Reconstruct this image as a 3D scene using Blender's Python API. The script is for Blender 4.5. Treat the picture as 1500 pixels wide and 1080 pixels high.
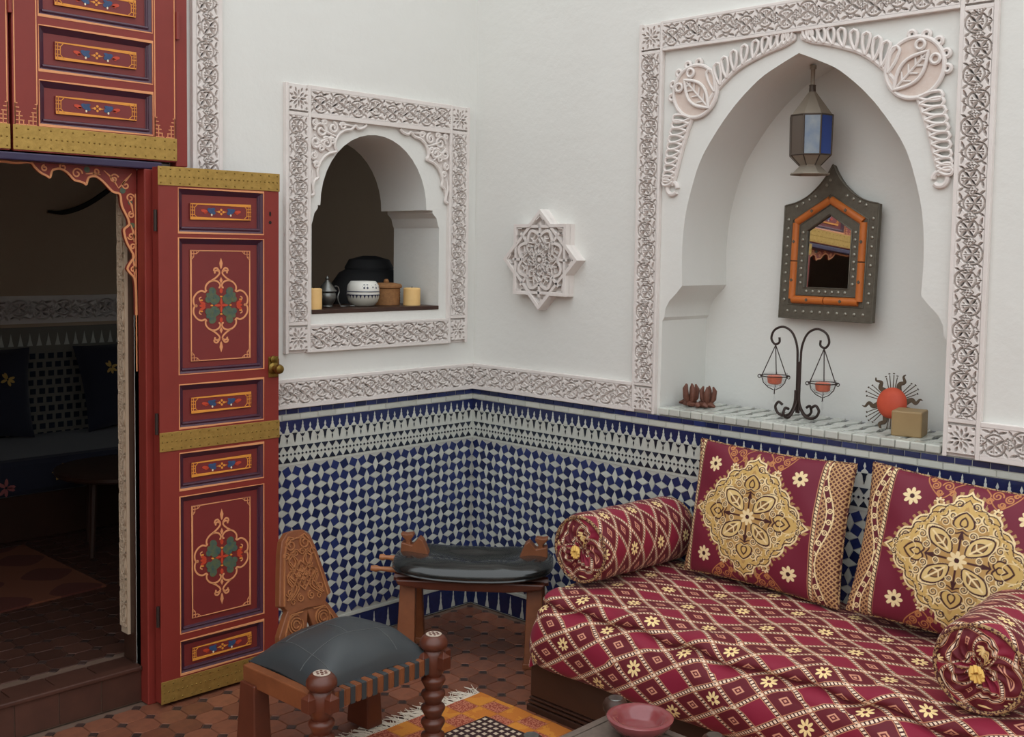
import bpy, bmesh, math, random
import numpy as np
from mathutils import Matrix, Vector
from mathutils.geometry import tessellate_polygon

for o in list(bpy.data.objects):
    bpy.data.objects.remove(o)
scene = bpy.context.scene
COL = scene.collection
PI = math.pi
R = math.radians

# ------------------------------------------------------------------ camera
cam_data = bpy.data.cameras.new('camera')
cam = bpy.data.objects.new('camera', cam_data)
COL.objects.link(cam)
scene.camera = cam
cam_data.sensor_fit = 'HORIZONTAL'
cam_data.sensor_width = 36.0
cam_data.lens = 36.0 * 1604.67 / 1500.0
cam_data.shift_y = -65.53 / 1500.0
cam_data.clip_start = 0.05
_yaw, _pit, _rol = R(44.278), R(-3.813), R(0.838)
_F = Vector((math.cos(_yaw) * math.cos(_pit), math.sin(_yaw) * math.cos(_pit), math.sin(_pit)))
_r = Vector((math.sin(_yaw), -math.cos(_yaw), 0))
_u = _r.cross(_F)
_R2 = _r * math.cos(_rol) + _u * math.sin(_rol)
_U2 = -_r * math.sin(_rol) + _u * math.cos(_rol)
cam.matrix_world = Matrix(((_R2.x, _U2.x, -_F.x, -3.281), (_R2.y, _U2.y, -_F.y, -3.431),
                           (_R2.z, _U2.z, -_F.z, 1.55), (0, 0, 0, 1)))

# ------------------------------------------------------------------ sky and exposure
world = bpy.data.worlds.new('overcast_sky')
scene.world = world
world.use_nodes = True
bg = world.node_tree.nodes['Background']
bg.inputs[0].default_value = (0.93, 0.975, 1.0, 1)
bg.inputs[1].default_value = 1.0
scene.view_settings.view_transform = 'Standard'
scene.view_settings.look = 'None'
scene.view_settings.gamma = 1.0
scene.view_settings.use_curve_mapping = False
scene.view_settings.exposure = 0.90

# ------------------------------------------------------------------ materials
def lin(r, g, b):
    f = lambda c: (c / 255 / 12.92) if c / 255 <= 0.04045 else ((c / 255 + 0.055) / 1.055) ** 2.4
    return (f(r), f(g), f(b), 1)

class Ex:
    """a value in a shader tree; operators add Math nodes"""
    nt = None
    def __init__(s, v): s.v = v
    def _m(s, op, *o, clamp=False):
        n = Ex.nt.nodes.new('ShaderNodeMath'); n.operation = op; n.use_clamp = clamp
        for i, q in enumerate((s,) + o):
            q = q.v if isinstance(q, Ex) else q
            if isinstance(q, (int, float)): n.inputs[i].default_value = q
            else: Ex.nt.links.new(q, n.inputs[i])
        return Ex(n.outputs[0])
    def __add__(s, o): return s._m('ADD', o)
    __radd__ = __add__
    def __sub__(s, o): return s._m('SUBTRACT', o)
    def __rsub__(s, o): return Ex(o)._m('SUBTRACT', s)
    def __mul__(s, o): return s._m('MULTIPLY', o)
    __rmul__ = __mul__
    def __truediv__(s, o): return s._m('DIVIDE', o)
    def abs(s): return s._m('ABSOLUTE')
    def floor(s): return s._m('FLOOR')
    def fract(s): return s._m('FRACT')
    def sin(s): return s._m('SINE')
    def cos(s): return s._m('COSINE')
    def sqrt(s): return s._m('SQRT')
    def mod(s, k): return s._m('FLOORED_MODULO', k)
    def lt(s, k): return s._m('LESS_THAN', k)
    def gt(s, k): return s._m('GREATER_THAN', k)
    def min(s, o): return s._m('MINIMUM', o)
    def max(s, o): return s._m('MAXIMUM', o)
    def atan2(s, o): return s._m('ARCTAN2', o)
    def below(s, k, e):   # soft s<k
        return ((k - s) / e + 0.5)._m('MULTIPLY', 1.0, clamp=True)

def mix(fac, a, b):
    n = Ex.nt.nodes.new('ShaderNodeMix'); n.data_type = 'RGBA'
    for i, q in ((0, fac), (6, a), (7, b)):
        q = q.v if isinstance(q, Ex) else q
        if isinstance(q, (int, float, tuple)): n.inputs[i].default_value = q
        else: Ex.nt.links.new(q, n.inputs[i])
    return n.outputs[2]

def coords(kind='Object'):
    n = Ex.nt.nodes.new('ShaderNodeTexCoord'); return n.outputs[kind]
def sep(sock):
    n = Ex.nt.nodes.new('ShaderNodeSeparateXYZ'); Ex.nt.links.new(sock, n.inputs[0])
    return Ex(n.outputs[0]), Ex(n.outputs[1]), Ex(n.outputs[2])
def noise(scale, vec=None, detail=4, rough=0.55, dist=0):
    n = Ex.nt.nodes.new('ShaderNodeTexNoise'); n.inputs['Scale'].default_value = scale
    n.inputs['Detail'].default_value = detail; n.inputs['Roughness'].default_value = rough
    n.inputs['Distortion'].default_value = dist
    if vec is not None: Ex.nt.links.new(vec, n.inputs['Vector'])
    return Ex(n.outputs[0])
def stretch(vec, sx, sy, sz):
    n = Ex.nt.nodes.new('ShaderNodeMapping'); n.inputs['Scale'].default_value = (sx, sy, sz)
    Ex.nt.links.new(vec, n.inputs[0]); return n.outputs[0]

MATS = {}
def mat(name, base=(200, 200, 200), rough=0.6, metal=0.0, color=None, bump=None, bump_s=0.2, bump_d=0.002,
        coat=0.0, vary=0.0, ns=30, nf=0.0, dark=None, trans=0.0, sheen=0.0, ior=1.45):
    """base sRGB; vary = per-object brightness change; nf = noise mix towards dark"""
    m = bpy.data.materials.new(name); m.use_nodes = True
    nt = m.node_tree; Ex.nt = nt
    b = nt.nodes['Principled BSDF']
    c = lin(*base) if isinstance(base, tuple) else base
    b.inputs['Roughness'].default_value = rough; b.inputs['Metallic'].default_value = metal
    b.inputs['IOR'].default_value = ior
    if coat: b.inputs['Coat Weight'].default_value = coat; b.inputs['Coat Roughness'].default_value = 0.12
    if trans: b.inputs['Transmission Weight'].default_value = trans
    if sheen: b.inputs['Sheen Weight'].default_value = sheen
    out = c
    if color: out = color()
    if nf:
        d = lin(*dark) if dark else tuple(x * 0.5 for x in c[:3]) + (1,)
        n = noise(ns, coords(), 5, 0.6)
        f = ((n - 0.5) * 2.2 + 0.5)._m('MULTIPLY', nf, clamp=True)
        out = mix(f, out, d)
    if vary:
        oi = nt.nodes.new('ShaderNodeObjectInfo')
        hs = nt.nodes.new('ShaderNodeHueSaturation')
        nt.links.new((Ex(oi.outputs['Random']) * (2 * vary) + (1 - vary)).v, hs.inputs['Value'])
        if isinstance(out, tuple): hs.inputs['Color'].default_value = out
        else: nt.links.new(out, hs.inputs['Color'])
        out = hs.outputs[0]
    if isinstance(out, tuple): b.inputs['Base Color'].default_value = out
    else: nt.links.new(out, b.inputs['Base Color'])
    if bump:
        bn = nt.nodes.new('ShaderNodeBump'); bn.inputs['Strength'].default_value = bump_s
        bn.inputs['Distance'].default_value = bump_d
        nt.links.new((bump() if callable(bump) else noise(bump, coords(), 5, 0.6)).v, bn.inputs['Height'])
        nt.links.new(bn.outputs[0], b.inputs['Normal'])
    MATS[name] = m
    return m

mat('plaster', (226, 226, 221), 0.85, bump=9, bump_s=0.35, bump_d=0.01, nf=0.25, ns=2.2, dark=(212, 209, 203))
mat('stucco', (230, 223, 218), 0.88, bump=120, bump_s=0.2, nf=0.3, ns=14, dark=(196, 184, 176))
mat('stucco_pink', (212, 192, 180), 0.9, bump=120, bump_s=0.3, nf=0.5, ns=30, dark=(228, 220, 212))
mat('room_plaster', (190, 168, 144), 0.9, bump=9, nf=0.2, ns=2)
mat('grout', (188, 187, 178), 0.9, nf=0.5, ns=20)
mat('glaze_blue', (40, 50, 96), 0.22, coat=0.3, vary=0.35, nf=0.5, ns=60, dark=(28, 34, 62), bump=60, bump_s=0.08)
mat('glaze_dark', (36, 44, 60), 0.25, coat=0.3, vary=0.4, nf=0.4, ns=60, dark=(24, 28, 34))
mat('glaze_white', (200, 202, 194), 0.25, coat=0.25, vary=0.1, nf=0.3, ns=40, dark=(166, 166, 150), bump=60, bump_s=0.08)
mat('terracotta', (138, 86, 64), 0.36, vary=0.28, nf=0.6, ns=25, dark=(92, 56, 44), bump=40, bump_s=0.25)
mat('dark_dot', (62, 46, 42), 0.4, vary=0.25)
mat('floor_grout', (112, 88, 74), 0.85, nf=0.5, ns=15)
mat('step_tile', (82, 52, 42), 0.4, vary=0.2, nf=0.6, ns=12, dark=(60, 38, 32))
mat('red_paint', (136, 50, 42), 0.42, nf=0.35, ns=8, dark=(112, 40, 34), bump=35, bump_s=0.08)
mat('panel_paint', (124, 48, 46), 0.4, nf=0.3, ns=8, dark=(104, 40, 42))
mat('purple_paint', (76, 40, 50), 0.28, nf=0.5, ns=12, dark=(58, 40, 72), coat=0.25)
mat('blue_paint', (48, 44, 74), 0.35, nf=0.4, ns=12, dark=(70, 46, 70))
mat('gold_line', (224, 154, 106), 0.5)
mat('orange_line', (226, 150, 62), 0.5)
mat('leaf_paint', (56, 88, 92), 0.5, nf=0.8, ns=70, dark=(112, 112, 56))
mat('blue_leaf', (60, 84, 124), 0.5, nf=0.6, ns=90, dark=(40, 60, 84))
mat('red_leaf', (196, 70, 44), 0.5)
mat('cream_dot', (240, 222, 190), 0.5)
mat('brass', (188, 154, 84), 0.45, metal=0.6, nf=0.5, ns=50, dark=(134, 104, 48), bump=140, bump_s=0.45)
mat('old_brass', (150, 122, 62), 0.3, metal=0.9, nf=0.5, ns=60, dark=(84, 72, 40))
mat('iron', (62, 50, 46), 0.5, metal=0.5)
mat('wood', (138, 82, 50), 0.42, nf=0.6, ns=12, dark=(92, 48, 28), bump=lambda: noise(9, stretch(coords(), 1, 1, 8)), bump_s=0.15)
mat('wood_light', (172, 112, 70), 0.4, nf=0.6, ns=14, dark=(128, 76, 44))
mat('wood_red', (98, 50, 34), 0.36, nf=0.5, ns=14, dark=(68, 34, 24), coat=0.15)
mat('wood_dark', (66, 42, 32), 0.42, nf=0.5, ns=10, dark=(44, 28, 22))
mat('bone', (212, 196, 180), 0.5, nf=0.6, ns=120, dark=(110, 80, 60))
mat('leather', (56, 60, 63), 0.42, nf=0.5, ns=18, dark=(64, 66, 66), bump=160, bump_s=0.15)
mat('leather_shiny', (24, 26, 26), 0.2, nf=0.5, ns=40, dark=(40, 42, 40), bump=40, bump_s=0.18, coat=0.6)
mat('seam', (84, 86, 86), 0.6)
mat('burgundy', (116, 22, 44), 0.75, sheen=0.3)
mat('dark_cord', (70, 30, 30), 0.7, color=lambda: mix(noise(160, coords()).gt(0.5), lin(74, 24, 30), lin(176, 140, 96)))
mat('yellow_thread', (224, 180, 96), 0.8)
mat('candle', (238, 198, 134), 0.45, nf=0.3, ns=20, dark=(214, 160, 84))
mat('soap', (158, 132, 92), 0.5, nf=0.4, ns=20, dark=(140, 114, 78))
mat('pewter', (128, 128, 124), 0.32, metal=0.85, nf=0.5, ns=60, dark=(70, 70, 70))
mat('dark_iron', (62, 62, 64), 0.7)
mat('ceramic_white', (226, 224, 216), 0.25, coat=0.3)
mat('ceramic_grey', (190, 186, 174), 0.35)
mat('ceramic_blue', (40, 44, 70), 0.3)
mat('basket', (164, 116, 72), 0.8, nf=0.7, ns=90, dark=(112, 76, 46), bump=lambda: noise(60, stretch(coords(), 1, 1, 6)), bump_s=0.6)
mat('mirror_metal', (112, 106, 94), 0.5, metal=0.55, nf=0.5, ns=50, dark=(70, 66, 58), bump=110, bump_s=0.4)
mat('rivet', (150, 146, 134), 0.35, metal=0.8)
mat('orange_bone', (196, 110, 46), 0.4, nf=0.5, ns=16, dark=(168, 84, 36))
mat('mirror_glass', (235, 235, 235), 0.02, metal=1.0)
mat('lantern_metal', (150, 140, 126), 0.5, metal=0.4)
mat('lantern_dark', (84, 74, 66), 0.5, metal=0.4)
mat('glass_blue', (44, 76, 150), 0.12, coat=0.4)
mat('glass_pale', (104, 122, 150), 0.12, coat=0.5, nf=0.6, ns=16, dark=(168, 172, 164))
mat('glass_brown', (86, 74, 64), 0.2, coat=0.3)
mat('glass_clear', (245, 245, 245), 0.03, trans=0.97, ior=1.08)
mat('tealight', (222, 110, 76), 0.4)
mat('sun_red', (206, 84, 56), 0.6, nf=0.5, ns=24, dark=(180, 66, 46))
mat('bronze', (92, 76, 60), 0.5, metal=0.5, nf=0.4, ns=60)
mat('pod', (118, 74, 58), 0.6, nf=0.6, ns=60, dark=(76, 44, 36), bump=90, bump_s=0.4)
mat('marble_pink', (142, 70, 72), 0.16, coat=0.5, nf=0.6, ns=12, dark=(112, 48, 54), bump=20, bump_s=0.03)
mat('stone_grey', (112, 98, 88), 0.5, nf=0.6, ns=60, dark=(80, 68, 60))
mat('fringe', (222, 210, 192), 0.9)
mat('dark_room', (70, 70, 72), 0.9)
mat('navy_cloth', (26, 28, 46), 0.8, sheen=0.2)
mat('flower_print', (196, 160, 88), 0.8)
mat('pink_print', (150, 84, 84), 0.8)
mat('shadow_gap', (30, 20, 18), 0.8)
mat('room_grout', (120, 116, 108), 0.9)

def lattice_cloth():
    """diamond lattice of beaded lines with flowers and small squares, on UV metres"""
    u, v, _ = sep(coords('UV'))
    n = noise(6, coords(), 2)
    u = u + (n - 0.5) * 0.006
    L, H = 0.1425, 0.092
    a = u / L + v / H; b = u / L - v / H
    def fold(t):
        s = t - 0.5
        return s.fract() - 0.5           # distance to nearest integer line is at 0.5 shift
    fa = (a + 0.5).fract() - 0.5         # 0 at cell centres (integer a)
    fb = (b + 0.5).fract() - 0.5
    ia = (a + 0.5).floor().mod(2.0); ib = (b + 0.5).floor().mod(2.0)
    da = 0.5 - fa.abs(); db = 0.5 - fb.abs()          # distance to cell border
    line = da.below(0.085, 0.02).max(db.below(0.085, 0.02))
    bead_a = (b * 16.0 * PI).sin().gt(-0.35) * da.below(0.05, 0.02)
    bead_b = (a * 16.0 * PI).sin().gt(-0.35) * db.below(0.05, 0.02)
    rail = (da - 0.085).abs().below(0.014, 0.012).max((db - 0.085).abs().below(0.014, 0.012))
    # flower in real metres
    x = (fa + fb) * (0.5 * L); y = (fa - fb) * (0.5 * H)
    r = (x * x + y * y).sqrt(); th = y.atan2(x)
    pet = (th * 4.0).cos().abs()
    flower = (r - (pet * 0.015 + 0.009)).below(0.0, 0.002) * r.gt(0.006)
    even = ia.lt(0.5) * ib.lt(0.5); odd = ia.gt(0.5) * ib.gt(0.5)
    sq = fa.abs().max(fb.abs())
    square = (sq - 0.115).abs().below(0.026, 0.02).max(sq.below(0.04, 0.02))
    mixed = (1.0 - even) * (1.0 - odd)
    plain = lin(134, 16, 48); dark = lin(98, 10, 28)
    ground = mix(odd, dark, plain)
    c = mix(line, ground, lin(66, 8, 16))
    c = mix(bead_a.max(bead_b), c, lin(240, 212, 184))
    c = mix(rail * 0.85, c, lin(206, 140, 104))
    c = mix(square * mixed, c, lin(214, 150, 122))
    c = mix(flower * even, c, lin(244, 214, 152))
    return c
mat('lattice_cloth', color=lattice_cloth, rough=0.65, sheen=0.05, bump=lambda: noise(14, coords(), 3), bump_s=0.35, bump_d=0.006)

def attr_color():
    n = Ex.nt.nodes.new('ShaderNodeAttribute'); n.attribute_name = 'pattern'
    return n.outputs['Color']
mat('brocade', color=attr_color, rough=0.6, sheen=0.05, bump=lambda: noise(10, coords(), 3), bump_s=0.2, bump_d=0.01)

def rug_color():
    u, v, _ = sep(coords('UV'))
    base = mix(noise(14, coords(), 4).gt(0.52), lin(214, 138, 52), lin(202, 120, 46))
    # square patches of reddish speckle on the border, then a large dark dotted field
    par = ((u / 0.085).floor() + (v / 0.085).floor()).mod(2.0).gt(0.5)
    edge = ((u / 0.085).fract() - 0.5).abs().max(((v / 0.085).fract() - 0.5).abs()).below(0.47, 0.04)
    c = mix(par * edge * u.gt(0.02), base, mix(noise(160, coords(), 1).gt(0.5), lin(150, 64, 46), lin(196, 120, 92)))
    seamu = ((u / 0.085).fract() - 0.5).abs().gt(0.475).max(((v / 0.085).fract() - 0.5).abs().gt(0.475))
    c = mix(seamu * 0.35, c, lin(130, 76, 36))
    field = (u - 0.57).abs().max((v - 0.60).abs()).below(0.445, 0.004)
    dots = ((u / 0.026).fract() - 0.5).abs().max(((v / 0.026).fract() - 0.5).abs()).below(0.27, 0.05)
    f2 = mix(dots, lin(58, 34, 34), lin(206, 184, 160))
    return mix(field, c, f2)
mat('rug', color=rug_color, rough=0.95, bump=220, bump_s=0.6)

def small_rug():
    u, v, w = sep(coords())
    s = ((u * 22.0).sin() + (v * 22.0).sin()).gt(0.3)
    return mix(s, lin(118, 66, 44), lin(92, 44, 34))
mat('room_rug', color=small_rug, rough=0.95)

# ------------------------------------------------------------------ mesh helpers
class MB:
    def __init__(s): s.v = []; s.f = []
    def add(s, vs, fs, M=None):
        k = len(s.v)
        s.v += [tuple(M @ Vector(p)) for p in vs] if M else [tuple(p) for p in vs]
        s.f += [tuple(i + k for i in q) for q in fs]
        return s
    def box(s, x0, x1, y0, y1, z0, z1, M=None):
        return s.add([(x, y, z) for x in (x0, x1) for y in (y0, y1) for z in (z0, z1)],
                     [(0, 1, 3, 2), (4, 6, 7, 5), (0, 4, 5, 1), (2, 3, 7, 6), (0, 2, 6, 4), (1, 5, 7, 3)], M)
    def prism(s, poly, y0, y1, holes=(), M=None, front=True, back=True, taper=0.0):
        """poly in (x,z); front face at y0 (towards -y), back at y1"""
        loops = [list(poly)] + [list(h) for h in holes]
        flat = [p for l in loops for p in l]
        tri = tessellate_polygon([[Vector((p[0], p[1], 0)) for p in l] for l in loops])
        n = len(flat)
        cx = sum(p[0] for p in poly) / len(poly); cz = sum(p[1] for p in poly) / len(poly)
        t = 1 - taper
        vs = [(cx + (p[0] - cx) * t, y0, cz + (p[1] - cz) * t) for p in flat] + [(p[0], y1, p[1]) for p in flat]
        fs = []
        if front: fs += [tuple(t_) for t_ in tri]
        if back: fs += [tuple(i + n for i in t_) for t_ in tri]
        k = 0
        for l in loops:
            m = len(l)
            fs += [(k + i, k + (i + 1) % m, n + k + (i + 1) % m, n + k + i) for i in range(m)]
            k += m
        return s.add(vs, fs, M)
    def tube(s, pts, r, seg=8, closed=False, M=None, cap=True, squash=None):
        P = [Vector(p) for p in pts]; n = len(P)
        rr = r if isinstance(r, (list, tuple)) else [r] * n
        vs = []; fs = []
        T0 = None; N = None
        for i in range(n):
            if closed: t = P[(i + 1) % n] - P[i - 1]
            else: t = P[min(i + 1, n - 1)] - P[max(i - 1, 0)]
            if t.length < 1e-9: t = Vector((0, 0, 1))
            t.normalize()
            if N is None:
                a = Vector((0, 1, 0)) if abs(t.y) < 0.9 else Vector((1, 0, 0))
                N = a - t * a.dot(t)
            else:
                N = N - t * N.dot(t)
                if N.length < 1e-6: N = t.orthogonal()
            N.normalize(); B = t.cross(N)
            for j in range(seg):
                an = 2 * PI * j / seg
                vs.append(P[i] + (N * math.cos(an) + B * math.sin(an)) * rr[i])
        m = n if closed else n - 1
        for i in range(m):
            for j in range(seg):
                a = i * seg + j; b = i * seg + (j + 1) % seg
                c = ((i + 1) % n) * seg + (j + 1) % seg; d = ((i + 1) % n) * seg + j
                fs.append((a, b, c, d))
        if cap and not closed:
            fs.append(tuple(range(seg - 1, -1, -1))); fs.append(tuple((n - 1) * seg + j for j in range(seg)))
        return s.add(vs, fs, M)
    def lathe(s, prof, seg=24, M=None, lobes=0, amp=0, ring=False):
        vs = []; fs = []
        for (r, z) in prof:
            for j in range(seg):
                a = 2 * PI * j / seg
                k = r * (1 + amp * math.cos(lobes * a)) if lobes else r
                vs.append((k * math.cos(a), k * math.sin(a), z))
        for i in range(len(prof) - 1):
            for j in range(seg):
                fs.append((i * seg + j, i * seg + (j + 1) % seg, (i + 1) * seg + (j + 1) % seg, (i + 1) * seg + j))
        k = (len(prof) - 1) * seg
        if ring: fs += [(k + j, k + (j + 1) % seg, (j + 1) % seg, j) for j in range(seg)]
        else: fs += [tuple(range(seg - 1, -1, -1)), tuple(k + j for j in range(seg))]
        return s.add(vs, fs, M)
    def ribbon(s, pts, w, y0, h=0.0012, closed=False, M=None):
        """painted or raised line lying on a plane of constant y (pts are (x,z))"""
        n = len(pts); vs = []; fs = []
        for i in range(n):
            if closed: a, b = pts[i - 1], pts[(i + 1) % n]
            else: a, b = pts[max(i - 1, 0)], pts[min(i + 1, n - 1)]
            dx, dz = b[0] - a[0], b[1] - a[1]; l = math.hypot(dx, dz) or 1
            nx, nz = -dz / l, dx / l
            ww = (w[i] if isinstance(w, (list, tuple)) else w) / 2
            if closed and n <= 8:      # mitre
                p0 = (pts[i][0] - pts[i - 1][0], pts[i][1] - pts[i - 1][1]); q = math.hypot(*p0) or 1
                c = abs(nx * (-p0[1] / q) + nz * (p0[0] / q)); ww = ww / max(c, 0.35)
            x, z = pts[i]
            vs += [(x + nx * ww, y0, z + nz * ww), (x + nx * ww * 0.85, y0 - h, z + nz * ww * 0.85),
                   (x - nx * ww * 0.85, y0 - h, z - nz * ww * 0.85), (x - nx * ww, y0, z - nz * ww)]
        for i in range(n if closed else n - 1):
            a = i * 4; b = ((i + 1) % n) * 4
            fs += [(a, a + 1, b + 1, b), (a + 1, a + 2, b + 2, b + 1), (a + 2, a + 3, b + 3, b + 2)]
        return s.add(vs, fs, M)
    def disc(s, x, z, r, y0, h=0.0012, seg=10, rz=None, ang=0):
        rz = rz or r
        ca, sa = math.cos(ang), math.sin(ang)
        P = []
        for i in range(seg):
            t = 2 * PI * i / seg; a, b = r * math.cos(t), rz * math.sin(t)
            P.append((x + a * ca - b * sa, z + a * sa + b * ca))
        return s.prism(P, y0 - h, y0, back=False)
    def mesh(s, name, smooth=False, angle=40):
        me = bpy.data.meshes.new(name); me.from_pydata(s.v, [], s.f); me.update()
        b = bmesh.new(); b.from_mesh(me); bmesh.ops.recalc_face_normals(b, faces=b.faces); b.to_mesh(me); b.free()
        if smooth:
            me.shade_smooth(); me.set_sharp_from_angle(angle=R(angle))
        return me
    def build(s, name, material, parent=None, smooth=False, bevel=0, angle=40, M=None):
        me = s.mesh(name, smooth, angle)
        return link(name, me, material, parent, bevel, M)

def link(name, me, material, parent=None, bevel=0, M=None):
    o = bpy.data.objects.new(name, me); COL.objects.link(o)
    if material and not me.materials: me.materials.append(MATS[material])
    if parent: o.parent = parent
    if M is not None: o.matrix_basis = M
    if bevel:
        md = o.modifiers.new('bevel', 'BEVEL'); md.width = bevel; md.segments = 2; md.limit_method = 'ANGLE'
        md.angle_limit = R(40)
    return o

def tag(o, label=None, cat=None, group=None, kind=None):
    if label: o['label'] = label
    if cat: o['category'] = cat
    if group: o['group'] = group
    if kind: o['kind'] = kind
    return o
def empty(name, M=None, label=None, cat=None, group=None, kind=None):
    o = bpy.data.objects.new(name, None); COL.objects.link(o); o.empty_display_size = 0.1
    if M is not None: o.matrix_basis = M
    return tag(o, label, cat, group, kind)
def copy_tree(o, parent=None):
    c = o.copy(); COL.objects.link(c); c.parent = parent
    for ch in list(o.children): copy_tree(ch, c)
    return c
T = lambda x, y, z: Matrix.Translation((x, y, z))
def RZ(d): return Matrix.Rotation(R(d), 4, 'Z')
def RX(d): return Matrix.Rotation(R(d), 4, 'X')
def RY(d): return Matrix.Rotation(R(d), 4, 'Y')
def SC(x, y, z): return Matrix.Diagonal((x, y, z, 1))
RIGHT = RZ(-90)      # frame of the right wall: local x runs along the wall, local -y points into the court

def arc(cx, cz, r, a0, a1, n=12, rz=None):
    rz = rz or r
    return [(cx + r * math.cos(R(a0 + (a1 - a0) * i / n)), cz + rz * math.sin(R(a0 + (a1 - a0) * i / n))) for i in range(n + 1)]
def spline(pts, n=8, closed=False):
    """Catmull-Rom through 2-D or 3-D points"""
    P = [np.array(p, float) for p in pts]; k = len(P); out = []
    for i in range(k if closed else k - 1):
        g = (lambda j: P[j % k]) if closed else (lambda j: P[min(max(j, 0), k - 1)])
        a, b, c, d = g(i - 1), g(i), g(i + 1), g(i + 2)
        for j in range(n):
            t = j / n
            out.append(tuple(0.5 * (2 * b + (c - a) * t + (2 * a - 5 * b + 4 * c - d) * t * t + (3 * b - a - 3 * c + d) * t ** 3)))
    if not closed: out.append(tuple(P[-1]))
    return out
def spiral(cx, cz, r0, r1, a0, turns, n=24):
    return [(cx + (r0 + (r1 - r0) * i / n) * math.cos(R(a0) + 2 * PI * turns * i / n),
             cz + (r0 + (r1 - r0) * i / n) * math.sin(R(a0) + 2 * PI * turns * i / n)) for i in range(n + 1)]
rng = random.Random(7)

# ================================================================== THE SETTING
def struct(o, label, cat): return tag(o, label, cat, kind='structure')
WT = 0.295                         # thickness of the left wall
DX0, DX1, DZ = -2.39, -1.545, 1.86   # doorway
STEP = 0.127

# ---- left wall with doorway and the small arched opening
def small_arch():
    c = -0.5445
    left = [(-0.85, 1.30), (-0.85, 1.64), (-0.845, 1.652), (-0.838, 1.680), (-0.822, 1.700), (-0.822, 1.712)]
    a = [(c + 0.266 * math.cos(R(t)), 1.712 + 0.285 * math.sin(R(t))) for t in range(180, -1, -9)]
    right = [(-0.244, 1.712), (-0.244, 1.700), (-0.222, 1.680), (-0.214, 1.652), (-0.207, 1.64), (-0.207, 1.30)]
    return left + a + right
SMALL = small_arch()
m = MB()
m.prism([(-9.6, 0), (DX0, 0), (DX0, DZ), (DX1, DZ), (DX1, 0), (2.7, 0), (2.7, 3.7), (-9.6, 3.7)], 0, 0.11, holes=[SMALL])
m.prism([(-1.15, 0), (2.7, 0), (2.7, 3.2), (-1.15, 3.2)], 0.11, WT, holes=[SMALL])
wall_left = struct(m.build('wall_left', 'plaster', smooth=True, angle=30),
                   'white plaster wall with the red doorway and small arched opening', 'wall')

# ---- right wall with the deep arched niche
NC = 1.537; ND = 0.288
half = [(0.532, 0.955), (0.530, 1.300), (0.520, 1.313), (0.517, 1.345), (0.500, 1.375), (0.468, 1.405), (0.445, 1.432)]
up = spline([(0.445, 1.432), (0.449, 1.54), (0.443, 1.65), (0.425, 1.745), (0.383, 1.872), (0.325, 1.965),
             (0.246, 2.060), (0.150, 2.143), (0.070, 2.185), (0.0, 2.216)], 4)
side = half[:-1] + up
BIG = [(NC - a, z) for a, z in side] + [(NC + a, z) for a, z in reversed(side[:-1])]
m = MB()
m.prism([(0, 0), (9.6, 0), (9.6, 3.7), (0, 3.7)], 0, ND, holes=[BIG])
m.box(0, 9.6, ND, ND + 0.1, 0, 3.7)
wall_right = struct(m.build('wall_right', 'plaster', smooth=True, angle=30, M=RIGHT),
                    'white plaster wall with the large pointed-arch niche above the sofa', 'wall')
# ---- the two other sides of the court, behind the camera
struct(MB().box(-9.7, -9.6, -9.6, 0, 0, 3.7).build('wall_west', 'plaster'), 'plain white court wall opposite the niche', 'wall')
struct(MB().box(-9.7, 0.1, -9.7, -9.6, 0, 3.7).build('wall_south', 'plaster'), 'plain white court wall opposite the red door', 'wall')

# ---- floor of octagons and dots
floor_o = struct(MB().box(-9.7, 0.3, -9.7, 0.3, -0.05, -0.004).build('floor', 'floor_grout'), 'terracotta octagon tile floor of the court', 'floor')
FP = 0.0965; FD = 0.0185
def frustum(poly, h, inset):
    """flat tile standing on z=0, top at h; poly in x,y"""
    n = len(poly); cx = sum(p[0] for p in poly) / n; cy = sum(p[1] for p in poly) / n
    vs = [(p[0], p[1], 0) for p in poly]
    for p in poly:
        d = math.hypot(p[0] - cx, p[1] - cy); k = (d - inset) / d
        vs.append((cx + (p[0] - cx) * k, cy + (p[1] - cy) * k, h))
    return vs, [tuple(range(n, 2 * n))] + [(i, (i + 1) % n, n + (i + 1) % n, n + i) for i in range(n)]
g = 0.0016
hp = FP / 2 - g; q = FD + g
octa = [(-hp + q - g, -hp), (hp - q + g, -hp), (hp, -hp + q - g), (hp, hp - q + g), (hp - q + g, hp), (-hp + q - g, hp), (-hp, hp - q + g), (-hp, -hp + q - g)]
dot = [(FD - 0.001, 0), (0, FD - 0.001), (-FD + 0.001, 0), (0, -FD + 0.001)]
o_v, o_f = frustum(octa, 0.004, 0.0015); d_v, d_f = frustum(dot, 0.0035, 0.001)
me_oct = MB().add(o_v, o_f).mesh('octagon_tile'); me_dot = MB().add(d_v, d_f).mesh('dot_tile')
for me_, k in ((me_oct, 'terracotta'), (me_dot, 'dark_dot')): me_.materials.append(MATS[k])
me_oct2 = me_oct.copy(); me_oct2.materials.clear(); me_oct2.materials.append(MATS['step_tile'])
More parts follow.
